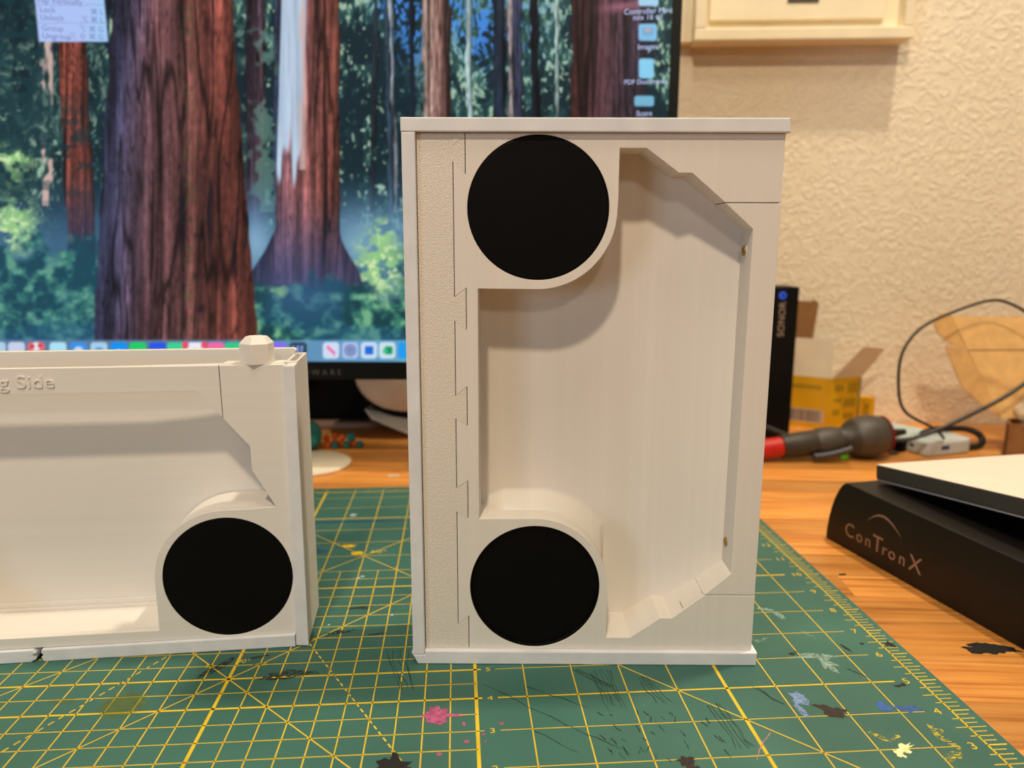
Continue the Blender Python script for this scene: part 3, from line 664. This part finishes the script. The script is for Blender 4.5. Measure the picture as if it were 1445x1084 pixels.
t.b.inputs['Base Color'].default_value = (0.004, .004, .004, 1); t.b.inputs['Roughness'].default_value = .25; t.b.inputs['Specular IOR Level'].default_value = .2
t.link(at_.outputs['Color'], t.b.inputs['Emission Color']); t.b.inputs['Emission Strength'].default_value = 1.0
scrn = link('screen', me, t.m, mon, smooth=True); scrn['label'] = 'lit screen with forest picture, menu, icons and dock'
def curved_bar(name, x0, x1, z0, z1, f, b, m, n=24, parent=mon):
    V, Fc = [], []
    for i in range(n+1):
        x = x0+(x1-x0)*i/n
        V += [scr(x, z0, f), scr(x, z1, f), scr(x, z1, b), scr(x, z0, b)]
    for i in range(n):
        for j in range(4): Fc.append((4*i+j, 4*(i+1)+j, 4*(i+1)+(j+1) % 4, 4*i+(j+1) % 4))
    Fc += [(0, 1, 2, 3), (4*n+3, 4*n+2, 4*n+1, 4*n)]
    me = me_from(V, Fc); me.validate()
    return link(name, me, m, parent)
hw = SW/2
curved_bar('bezel', -hw-.33, hw+.33, Z0-.68, Z0, .10, -.5, MT['black'])
curved_bar('bezel', -hw-.33, hw+.33, Z0+SH, Z0+SH+.3, .10, -.5, MT['black'])
curved_bar('bezel', -hw-.33, -hw, Z0, Z0+SH, .10, -.5, MT['black'], 2); curved_bar('bezel', hw, hw+.33, Z0, Z0+SH, .10, -.5, MT['black'], 2)
curved_bar('back_cover', -hw-.3, hw+.3, Z0-.6, Z0+SH+.25, -.5, -1.3, MT['blackmatte'])
MT['logo'] = mat('logo_grey', (84, 80, 76), .4, .02)
me = text_me('ALIENWARE', .30, .003, 'CENTER', 1.05, 1.55); o = link('brand_lettering', me, MT['logo'], mon); o.location = Vector(scr(0, Z0-.50, .108))*S; o.rotation_euler = (R(90), 0, 0)
def etext(s, u, v, size, col, align='LEFT', st=.8):
    x = poly9([.65674, 2.55577, -.11099, .03861, .01323, -.00141, .00105, .00063, -.00311], (u-450)/100, (v-250)/100)
    z = poly9([6.72836, .01312, -2.48867, -.0024, -.00321, -.03836, .00356, -.00059, -.00011], (u-450)/100, (v-250)/100)+Z0; m_ = mat('screen_text_'+s[:4].strip(), col, .5, 0, emit=col, estr=st)
    m_.node_tree.nodes['Principled BSDF'].inputs['Base Color'].default_value = (0, 0, 0, 1)
    for l in list(m_.node_tree.links):
        if l.to_socket.name == 'Base Color': m_.node_tree.links.remove(l)
    me = text_me(s, size, .001, align); o = link('screen_text', me, m_, scrn); o.location = Vector(scr(x, z, .02))*S; o.rotation_euler = (R(90), 0, -x/RAD)
G_ = (120, 130, 190)
etext('Flip Vertically', 54, 3.5, .26, G_); etext('Lock', 57, 16.5, .26, G_); etext('Unlock', 58, 27.5, .26, G_); etext('Group', 60, 42.5, .26, G_); etext('Ungroup', 61, 53.5, .26, G_)
for s, v in (('⌘ L', 20), ('⌥ ⌘ L', 31), ('⌥ ⌘ G', 44.5), ('⌥ ⇧ ⌘ G', 55)): etext(s, 147, v, .24, G_, 'RIGHT')
Wt = (190, 200, 245)
etext('Controller Mini', 914, 18.5, .25, Wt, 'CENTER', 1); etext('mix 16 stl', 914, 27, .25, Wt, 'CENTER', 1); etext('Images', 914, 69, .25, Wt, 'CENTER', 1); etext('PDF Documents', 911, 118, .22, Wt, 'CENTER', 1); etext('Scans', 909, 163, .25, Wt, 'CENTER', 1)
# stand: dark column far back, pale rounded shells either side
box('stand_column', -2.6, 3.4, 7.75, 9.2, .34, 9, MT['blackmatte'], mon, bevel=.2)
box('column_neck', -1.2, 1.2, 1.2, 7.9, 8.2, 10, MT['blackmatte'], mon, bevel=.2)
box('stand_base', -3.4, 3.6, 7.2, 9.6, 0, .32, mat('stand_base_brown_grey', (150, 120, 100), .5, .05), mon, bevel=.1)
def shell(cx, cy, cz, rx, ry, rz, nm='stand_shell', m=None, par=None):
    return sph(nm, (cx, cy, cz), 1, m or MT['cream'], par or mon, (rx, ry, rz), 40)
sh1 = shell(3.15, 6.2, 3.0, 2.62, 1.6, 2.08); sh1['label'] = 'white rounded shell under the screen'
shell(3.25, 6.42, 2.81, 2.74, 1.6, 2.18, 'black_seam', MT['blackmatte'], sh1)
low = me_from([(x-1.45, y, z) for x, y, z in [(2.35, 6.0, 1.25), (2.75, 5.6, .85), (4.7, 5.2, .12), (8.4, 5.2, .0), (8.4, 5.6, 1.6), (4.6, 5.9, 1.1), (2.6, 8.4, 1.2), (4.7, 8.4, .12), (8.4, 8.4, 0), (8.4, 8.4, 1.6)]], [(0, 1, 5), (1, 2, 5), (2, 3, 4, 5), (0, 6, 1), (1, 6, 7, 2), (2, 7, 8, 3), (3, 8, 9, 4), (0, 5, 4, 9, 6), (6, 9, 8, 7)])
o = link('lower_shell', low, MT['cream'], mon, bevel=.12); o['label'] = 'pale sloping lower shell'
shell(-3.15, 6.2, 3.4, 1.6, 1.3, 1.6)

# ---------------------------------------------------------------- picture frame on the wall
pf = thing('wall_frame', 'cream white deep frame with raised inner panel hanging on the plaster wall', 'picture frame', tuple(wp(-9.3, 0, 0)), WANG)
FX0, FX1, FZ0, FZ1, FD = -4.86, 4.84, 17.98, 27.5, -1.35
def fbar(name, x0, x1, z0, z1, y0, y1, bev=.05): return box(name, x0, x1, y0, y1, z0, z1, MT['frame'], pf, bevel=bev)
fbar('frame_rail', FX0, FX1, FZ0, FZ0+.52, FD, -.01); fbar('frame_rail', FX0, FX1, FZ1-.52, FZ1, FD, -.01)
fbar('frame_stile', FX0, FX0+.52, FZ0+.52, FZ1-.52, FD, -.01); fbar('frame_stile', FX1-.42, FX1, FZ0+.52, FZ1-.52, FD, -.01)
fbar('panel_ground', FX0+.5, FX1-.4, FZ0+.5, FZ1-.5, -.7, -.03, 0)
fbar('inner_panel', -4.15, 3.65, FZ0+.94, FZ1-.9, -.98, -.70, .03)
box('side_batten', -5.35, -4.87, -.75, -.01, FZ0+.1, FZ1, MT['frame'], pf)
box('label_plate', -.7, .7, -1.02, -.975, 19.62, 19.9, MT['gripgrey'], pf, bevel=.02)

# ---------------------------------------------------------------- black stand with lettering, slab on top
ang = math.atan2(-.98236588, .18696866)
st = thing('laptop_stand', 'low black stand with curved front corner and copper lettering on the wood at right', 'stand', (10.91, 12.72, DESK_Z), ang)
prof = [(0, 0), (0, .32), (.05, .7), (.13, 1.05), (.25, 1.4), (.4, 1.7), (.52, 1.86), (.62, 1.94), (.76, 1.97), (13, 1.92), (13, 0)]
# body behind the front face, the whole front corner follows the same curve
body = link('body', extr([prof], 0, 9.5, .05), MT['standblack'], st)
body.data.transform(Matrix.Scale(1, 4)); 
mc = mat('copper_print', (158, 122, 98), .5, .08)
def sttext(s, x, z, size, sx=1.0):
    me = text_me(s, size, .003, 'LEFT', sx); o = link('lettering', me, mc, st); o.location = Vector((x, -.004, z))*S; o.rotation_euler = (R(90), 0, 0)
for s, x, sz in (('C', .80, .58), ('o', 1.28, .50), ('n', 1.64, .50), ('T', 1.93, .66), ('r', 2.30, .50), ('o', 2.54, .50), ('n', 2.92, .50), ('X', 3.27, .62)): sttext(s, x, .43, sz, 1.0)
up_, lo_ = [], []
for i in range(25):
    f_ = i/24; x = 1.64+1.30*f_; zz = 1.14+ .36*math.sin(math.pi*f_**.9)+.02*f_
    th = .045*math.sin(math.pi*f_); up_.append((x, zz+th/2)); lo_.append((x, zz-th))
link('arc_mark', extr([up_+lo_[::-1][1:-1]], -.006, .004), mc, st)
# slab: four corners in space
A_ = Vector((11.92, 12.07, 2.4)); e1 = (Vector((12.66, 7.3, 3.0))-A_); e1n = e1.normalized(); e2 = Vector((17.01, 12.74, 2.4))-A_; e2 = (e2-e1n*e2.dot(e1n)).normalized(); nn_ = -(e1n.cross(e2)).normalized()
if nn_.z < 0: nn_ = -nn_
slab = thing('flat_slab', 'white topped slab with dark grey sides resting on the black stand', 'tablet')
def slab_part(name, t0, t1, m, inset=0.0):
    V = []
    for tt in (t1, t0):
        for a, b in ((inset, inset), (10.5, inset), (10.5, 7.5), (inset, 7.5)):
            V.append(tuple(A_+e1n*a+e2*b-nn_*tt))
    me = me_from(V, BOXF); me.validate(); return link(name, me, m, slab, bevel=.02)
slab_part('top_sheet', 0, .03, MT['slab_white']); slab_part('side_band', .031, .43, MT['grey_edge']); slab_part('light_seam', .431, .49, MT['lilac'], .01)

# ---------------------------------------------------------------- small things on the desk behind
post = thing('black_device_box', 'tall narrow black box with blue ring mark and vertical grey lettering beside the yellow carton', 'box', (14.32, 24.5, DESK_Z), R(-2))
box('case', -.72, .72, 0, 1.6, 0, 7.0, MT['black'], post, bevel=.03)
o = link('lettering', text_me('SONOR', .42, .003, 'LEFT', 1.05, 1.05), mat('print_warm_grey', (168, 146, 130), .5, .05), post); o.location = Vector((.13, -.005, 4.75))*S
o.rotation_euler = Matrix(((0, -1, 0), (0, 0, -1), (1, 0, 0))).to_euler()
link('blue_ring', extr([circ(-.03, 6.62, .17, 32), circ(-.01, 6.62, .075, 24)], -.008, .002), mat('glowing_blue_print', (44, 88, 226), .4, .05, emit=(44, 88, 226), estr=.25), post)  # printed ring, given a faint glow of its own in the material

yc = thing('yellow_carton', 'open yellow carton with white flaps and a barcode, against the plaster wall', 'carton')
K = Vector((17.62, 25.9, DESK_Z)); vl = Vector((-1.7, 1.2, 0)); vr = Vector((1.72, .38, 0)); H = Vector((0, 0, 2.55))
def quad(name, a, b, c, d, th, m, parent):
    n = (b-a).cross(d-a).normalized()*th; V = [tuple(p) for p in (a, b, c, d)]+[tuple(p+n) for p in (a, b, c, d)]
    me = me_from(V, [(0, 1, 2, 3), (7, 6, 5, 4), (0, 4, 5, 1), (1, 5, 6, 2), (2, 6, 7, 3), (3, 7, 4, 0)]); me.validate()
    return link(name, me, m, parent)
quad('side', K+vl, K, K+H, K+vl+H, -.04, MT['yellow'], yc); quad('side', K, K+vr, K+vr+H, K+H, -.04, MT['yellow'], yc)
quad('side', K+vr, K+vr+vl, K+vr+vl+H, K+vr+H, -.04, MT['cardwhite'], yc); quad('side', K+vr+vl, K+vl, K+vl+H, K+vr+vl+H, -.04, MT['cardwhite'], yc)
quad('flap', K+vl*1+H, K+H, K+H+Vector((-.02, .1, 1.85)), K+vl+H+Vector((-.05, .1, 1.85)), -.04, MT['cardwhite'], yc)
quad('flap', K+H+vr*.02, K+vr+H, K+vr+H+Vector((.6, -.75, 1.5)), K+H+Vector((1.05, -.75, 1.65)), -.04, MT['cardwhite'], yc)
gy = mat('olive_print', (168, 134, 6), .6, .05); gd = mat('dark_green_print', (70, 84, 10), .6, .05)
def onface(o0, d_, a0, a1, z0, z1, m, name='printed_panel', off=.008):
    n = Vector((d_.y, -d_.x, 0)).normalized()*off
    if n.y > 0: n = -n
    p = [o0+d_*a0+n+Vector((0, 0, z0)), o0+d_*a1+n+Vector((0, 0, z0)), o0+d_*a1+n+Vector((0, 0, z1)), o0+d_*a0+n+Vector((0, 0, z1))]
    return link(name, me_from([tuple(v) for v in p], [(0, 1, 2, 3)]), m, yc)
onface(K, vl, .12, .95, .28, .95, mat('barcode_ground', (190, 168, 150), .7, .03), 'barcode_label')
x_ = .18; bb = random.Random(4)
while x_ < .88:
    w_ = bb.choice((.012, .02, .034)); onface(K, vl, x_, x_+w_, .33, .90, MT['barcode'], 'barcode_bar', .012); x_ += w_+bb.choice((.014, .022))
onface(K, vl, .2, .9, 1.95, 2.15, gy); onface(K, vr, .93, 1.0, .02, 2.5, gd)
for a0, a1, z0, z1 in ((.12, .42, 1.9, 2.2), (.55, .88, 1.8, 2.3), (.12, .38, 1.35, 1.55), (.45, .85, 1.1, 1.5), (.1, .35, .7, 1.0), (.45, .8, .5, .8)): onface(K, vr, a0, a1, z0, z1, gy)
yb2 = thing('small_yellow_box', 'small closed yellow box just right of the yellow carton, by the wall', 'box', (19.75, 26.3, DESK_Z), R(8))
box('carton_body', -.45, .42, 0, .7, 0, 1.5, MT['yellow'], yb2, bevel=.02); box('printed_band', -.2, .1, -.006, 0, .2, 1.2, gy, yb2)
cb = thing('cardboard_sheet', 'brown cardboard sheet with torn top standing behind the black box', 'cardboard')
Bp = [wp(x, .25, z) for x, z in ((-9.9, 0), (-7.9, 0), (-7.35, 6.05), (-7.55, 6.2), (-7.75, 6.12), (-9.7, 6.25))]
V = [tuple(p) for p in Bp]+[tuple(p-WN*.12) for p in Bp]; n = 6
link('sheet', me_from(V, [tuple(range(n)), tuple(range(n, 2*n))[::-1]]+[(i, i+n, (i+1) % n+n, (i+1) % n) for i in range(n)]), MT['kraftdark'], cb)

# grey and red hand tool lying on the desk
tl = thing('power_screwdriver', 'grey hand tool with bulbous grip end, red collar and green dot, lying on the desk', 'tool')
a0 = Vector((12.75, 20.95, DESK_Z+.56)); a1 = Vector((16.85, 21.2, DESK_Z+.91)); ax = (a1-a0).normalized()
TM = Matrix.Translation(a0*S) @ ax.to_track_quat('Z', 'Y').to_matrix().to_4x4()
lathe('red_collar', [(-.9, .30), (-.9, .40), (.30, .42), (.36, .36)], MT['red'], tl, 32, TM)
lathe('barrel', [(.30, .34), (.34, .47), (1.0, .52), (1.75, .55), (1.85, .50)], MT['bodygrey'], tl, 32, TM)
lathe('grip', [(1.80, .52), (2.0, .60), (2.6, .60), (2.85, .54)], MT['gripgrey'], tl, 32, TM)
lathe('neck', [(2.8, .50), (3.15, .52), (3.35, .70), (3.5, .78)], MT['bodygrey'], tl, 32, TM)
lathe('bulb', [(3.45, .74), (3.55, .80), (3.9, .89), (4.3, .91), (4.7, .82), (5.0, .66), (5.12, .5)], MT['gripgrey'], tl, 40, TM)
lathe('red_ring', [(4.86, .745), (4.88, .79), (4.94, .79), (4.97, .70)], MT['darkred'], tl, 40, TM)
lathe('rear_boot', [(5.0, .30), (5.3, .2), (5.9, .12)], MT['cable'], tl, 24, TM)
tube('lever', [(14.3, 20.5, .16), (14.8, 20.42, .2), (15.3, 20.36, .34), (15.8, 20.34, .52)], .13, MT['trigger'], tl)
sph('green_button', (15.55, 20.42, .16), .16, MT['green'], tl, (1.2, .5, .8))

# power bank with sockets
pb = thing('power_bank', 'pale grey rounded power bank with blue socket, in front of the plaster wall', 'power bank', (19.5, 20.95, DESK_Z), math.atan2(.6, 2.35))
def rrect(x0, x1, y0, y1, r, n=6):
    P_ = []
    for cx, cy, s0 in ((x1-r, y1-r, 0), (x0+r, y1-r, 90), (x0+r, y0+r, 180), (x1-r, y0+r, 270)):
        P_ += [(cx+r*math.cos(R(s0+90*i/n)), cy+r*math.sin(R(s0+90*i/n))) for i in range(n+1)]
    return P_
o = flat_poly('casing', rrect(0, 2.5, 0, 1.75, .3), 0, .66, MT['bank'], pb, bevel=.10)
for p in o.data.polygons: p.use_smooth = False
box('usb_socket', .72, 1.18, -.006, .05, .26, .46, MT['usb'], pb, bevel=.02)
o = box('round_socket', -.006, .05, .72, 1.0, .28, .42, MT['blackmatte'], pb, bevel=.03)
sb = thing('pale_blue_slab', 'flat pale blue plastic device lying behind the power bank and the tool', 'device', (0, 0, 0))
pts = [(20.83, 23.0), (18.85, 21.75), (17.5, 23.7), (19.6, 25.2)]
o = flat_poly('top_case', pts, DESK_Z+.46, DESK_Z+.70, MT['slabblue'], sb, bevel=.06)
flat_poly('under_case', [(x*.98+.38, y*.98+.47) for x, y in pts], DESK_Z, DESK_Z+.46, MT['blackmatte'], sb)

# cables
cab = tag(tube('charging_cable', [(23.9, 20.9, 5.5), (23.3, 21.1, 6.0), (22.5, 21.3, 6.45), (21.9, 21.4, 6.55), (21.0, 21.4, 6.3), (20.1, 21.4, 5.95), (19.2, 21.4, 5.6), (18.5, 21.4, 5.0), (18.05, 21.3, 4.2), (17.95, 21.1, 3.3), (17.95, 20.9, 2.4), (18.2, 20.8, 1.85), (18.9, 20.7, 1.5), (19.4, 20.75, 1.3), (19.9, 20.95, 1.0), (20.3, 21.2, .66)], .062, MT['cable']), 'thin black cable rising in a wide loop in front of the wall', 'cable')
tag(tube('power_cable', [(16.9, 22.4, .8), (17.6, 20.9, .62), (18.3, 20.5, .8), (18.9, 20.5, 1.0), (19.5, 20.5, 1.2), (20.4, 20.5, 1.6), (21.5, 20.6, 2.1), (22.5, 20.6, 2.6), (23.5, 20.7, 3.3), (25, 20.8, 4.4)], .085, MT['cable']), 'thick black cable running from the hand tool up to the right', 'cable')
tag(tube('coiled_cable', [(19.8, 21.9, .68), (20.6, 22.6, .72), (21.6, 22.9, .62), (22.3, 22.7, .72), (22.85, 22.4, .5), (22.9, 22.2, .15), (22.5, 22.0, .02), (21.95, 21.95, .03)], .14, MT['cable']), 'short black cable curled round the right end of the power bank', 'cable')
tag(tube('flat_cable', [(12.9, 24.2, .9), (13.8, 23.9, .55), (14.8, 23.5, .1), (15.6, 23.3, -.02)], .10, MT['cable']), 'black cable slanting down at the foot of the tall black box', 'cable')

# open mailer box with clear packaging
mb = thing('open_mailer_box', 'open kraft cardboard mailer box with raised lid and side flaps', 'cardboard box')
q0 = Vector((22.95, 21.1, DESK_Z)); ql = Vector((.77, -.64, 0)).normalized(); qb = Vector((.64, .77, 0)).normalized(); hh = Vector((0, 0, 1.42))
quad('front_wall', q0, q0+ql*7, q0+ql*7+hh, q0+hh, -.12, MT['kraftdark'], mb); quad('side_wall', q0+qb*2.2, q0, q0+hh, q0+qb*2.2+hh, -.12, MT['kraftdark'], mb)
quad('back_wall', q0+qb*2.2, q0+qb*2.2+ql*7, q0+qb*2.2+ql*7+hh, q0+qb*2.2+hh, -.12, MT['kraftdark'], mb)
# lid sheet: plane leaning back over the rear wall
LO = Vector((22.95, 21.5, 1.3)); LXd = WD.copy(); LZd = Vector((.0, .22, .975)).normalized()
def lidp(x, z): return LO+LXd*x+LZd*z
def lid(name, pts, th=.08, m=None, lift=0.0, fold=0.0):
    nl = LXd.cross(LZd).normalized()
    P_ = [lidp(x, z)+nl*(lift-fold*max(0, abs((x+1.85)*4.4+(z-4.53)*1.93)/4.8)) for x, z in pts]; n = len(P_)
    V = [tuple(p) for p in P_]+[tuple(p-nl*th) for p in P_]
    me = me_from(V, [tuple(range(n)), tuple(range(n, 2*n))[::-1]]+[(i, i+n, (i+1) % n+n, (i+1) % n) for i in range(n)]); me.validate()
    return link(name, me, m or MT['kraft'], mb)

lid('lid_panel', [(-1.85, 4.53), (-1.22, 3.08), (.08, .13), (6.5, .0), (6.5, 4.5), (2.07, 4.5)])
lid('lid_flap', [(-1.86, 4.53), (-2.06, 4.65), (-2.3, 4.62), (-2.45, 4.4), (-2.43, 4.09), (-2.21, 3.66), (-1.83, 3.33), (-1.3, 3.10)], lift=.03, fold=.45)
lid('lid_flap', [(-2.01, 3.23), (-1.69, 3.2), (-1.24, 3.04), (-.61, 1.65), (.06, .13), (-.44, .55), (-.87, .94), (-1.3, 1.43), (-1.55, 1.94), (-1.66, 2.31)], lift=.03, fold=.45)
lid('fold_line', [(-1.2, 3.07), (3.0, 3.13), (3.0, 3.09), (-1.18, 3.03)], .005, MT['kraftdark'], .012)
# clear crumpled packaging in the box
t = NT('clear_plastic_film'); t.b.inputs['Base Color'].default_value = lin((226, 214, 196)); t.b.inputs['Roughness'].default_value = .22
t.b.inputs['Alpha'].default_value = .42; t.b.inputs['Specular IOR Level'].default_value = .9; t.bump(t.noise(70, detail=3, dist=1.2), 1.0, .2)
bag = thing('clear_plastic_packaging', 'crumpled clear plastic film sitting in the open mailer box', 'packaging')
for nm, c, r, scl, sd in (('film', (24.75, 21.35, 1.75), .95, (1.2, .5, .85), 1), ('film', (25.1, 21.5, 3.7), .85, (.9, .4, 1.6), 2)):
    bm = bmesh.new(); bmesh.ops.create_icosphere(bm, subdivisions=4, radius=1); rg = random.Random(sd)
    ph = [(Vector((rg.uniform(-4, 4), rg.uniform(-4, 4), rg.uniform(-4, 4))), rg.uniform(0, 6), rg.uniform(.03, .09)) for _ in range(9)]
    for v in bm.verts:
        d = 1+sum(a*math.sin(k_.dot(v.co)*1.6+p) for k_, p, a in ph)
        v.co = Vector([(c[i]+v.co[i]*d*r*scl[i])*S for i in range(3)])
    me = bpy.data.meshes.new('film'); bm.to_mesh(me); bm.free(); link(nm, me, t.m, bag, smooth=True)

# left background: white disc, teal ball and beads
cs = thing('white_round_disc', 'flat cream white round disc on the wood behind the lying case', 'coaster', (-6.35, 21.5, DESK_Z))
lathe('disc_body', [(0, 1.6), (.04, 1.68), (.12, 1.68), (.16, 1.62)], MT['cream'], cs, 64)
bl = thing('teal_ball', 'large faceted teal ball beside the small beads, under the monitor', 'ball', (-6.85, 23.7, DESK_Z))
sph('ball_body', (0, 0, .68), .68, MT['teal'], bl, seg=16, smooth=False); 
lathe('base_ring', [(0, .35), (.05, .38), (.1, .3)], MT['teal'], bl, 24)
def bead(x, y, z, m, lab, r=.155):
    b = thing('bead', lab, 'bead', (x, y, z), 0, 'small beads under the monitor')
    V = []; 
    lathe('bead_body', [(-r, r*.35), (-r*.8, r*.75), (-r*.3, r), (r*.3, r), (r*.8, r*.75), (r, r*.35)], m, b, 12, smooth=True)
zb = DESK_Z+.155
T1 = 'teal bead farthest right in the row of small beads'
for x, y, z, k_, lab in ((-4.63, 24.1, zb, 't', 'teal bead lying farthest right, alone at the end of the bead pile'), (-5.2, 24.0, zb, 't', 'lower teal bead under the big teal bead of the pile'), (-5.7, 23.95, zb, 't', 'teal bead nearest the large ball, at the front of the pile'),
        (-5.02, 24.15, zb+.30, 't', 'topmost teal bead of the pile, glossy'), (-5.42, 24.25, zb+.28, 'o', 'bright orange bead on top, left of the topmost teal bead'), (-5.75, 24.35, zb+.30, 'o', 'orange bead on top in the middle of the pile'),
        (-6.1, 24.3, zb+.24, 'o', 'dull orange bead touching the large teal ball, upper'), (-6.02, 24.05, zb, 'o', 'orange bead at the foot of the large teal ball'), (-5.44, 24.2, zb, 'o', 'orange bead low between two teal beads'), (-4.92, 24.25, zb, 'o', 'orange bead low beside the rightmost teal bead'), (-5.74, 24.3, zb, 'o', 'orange bead hidden low behind the front teal bead')):
    bead(x, y, z, MT['teal'] if k_ == 't' else MT['orange'], lab, .155 if (k_ == 'o' or z == zb) else .19)

# stains and scraps on the wood
blk = ST('ink_blot', None, (12, 11, 10), [(11.45, 6.27, .42, .22, -.15, 30, .18), (11.15, 6.22, .3, .14, -.1, 20, .3), (11.85, 6.2, .22, .1, -.4, 20, .3), (11.2, 6.42, .18, .05, -.1, 16, .3)], parent=None, z=DESK_Z+.003)
blk.parent = None; del blk['kind']; tag(blk, 'black dried paint blot on the wood in front of the black stand', 'stain')
o = flat_poly('crumb', [(10.98, 12.5), (11.2, 12.52), (11.19, 12.6), (10.99, 12.58)], DESK_Z+.003, DESK_Z+.02, MT['bodygrey'], None); tag(o, 'tiny dark scrap on the wood by the far corner of the black stand', 'scrap')
o = flat_poly('crumb', [(10.0, 10.1), (10.2, 10.12), (10.2, 10.19), (10.0, 10.17)], DESK_Z+.003, DESK_Z+.02, MT['bodygrey'], None); tag(o, 'short dark sliver on the wood between mat edge and black stand', 'scrap')
o = flat_poly('crumb', [(18.2, 21.6), (18.5, 21.5), (18.75, 21.75), (18.6, 22.0), (18.3, 21.9)], DESK_Z+.003, DESK_Z+.05, MT['bodygrey'], None); tag(o, 'dark crumb on the wood between hand tool and power bank', 'scrap')
o = flat_poly('wood_fleck', [(-3.05, 19.8), (-2.6, 19.78), (-2.6, 19.95), (-3.0, 19.97)], DESK_Z+.003, DESK_Z+.012, MT['cardwhite'], None, 0); tag(o, 'pale fleck on the wood just behind the mat edge, between the two cases', 'scrap')
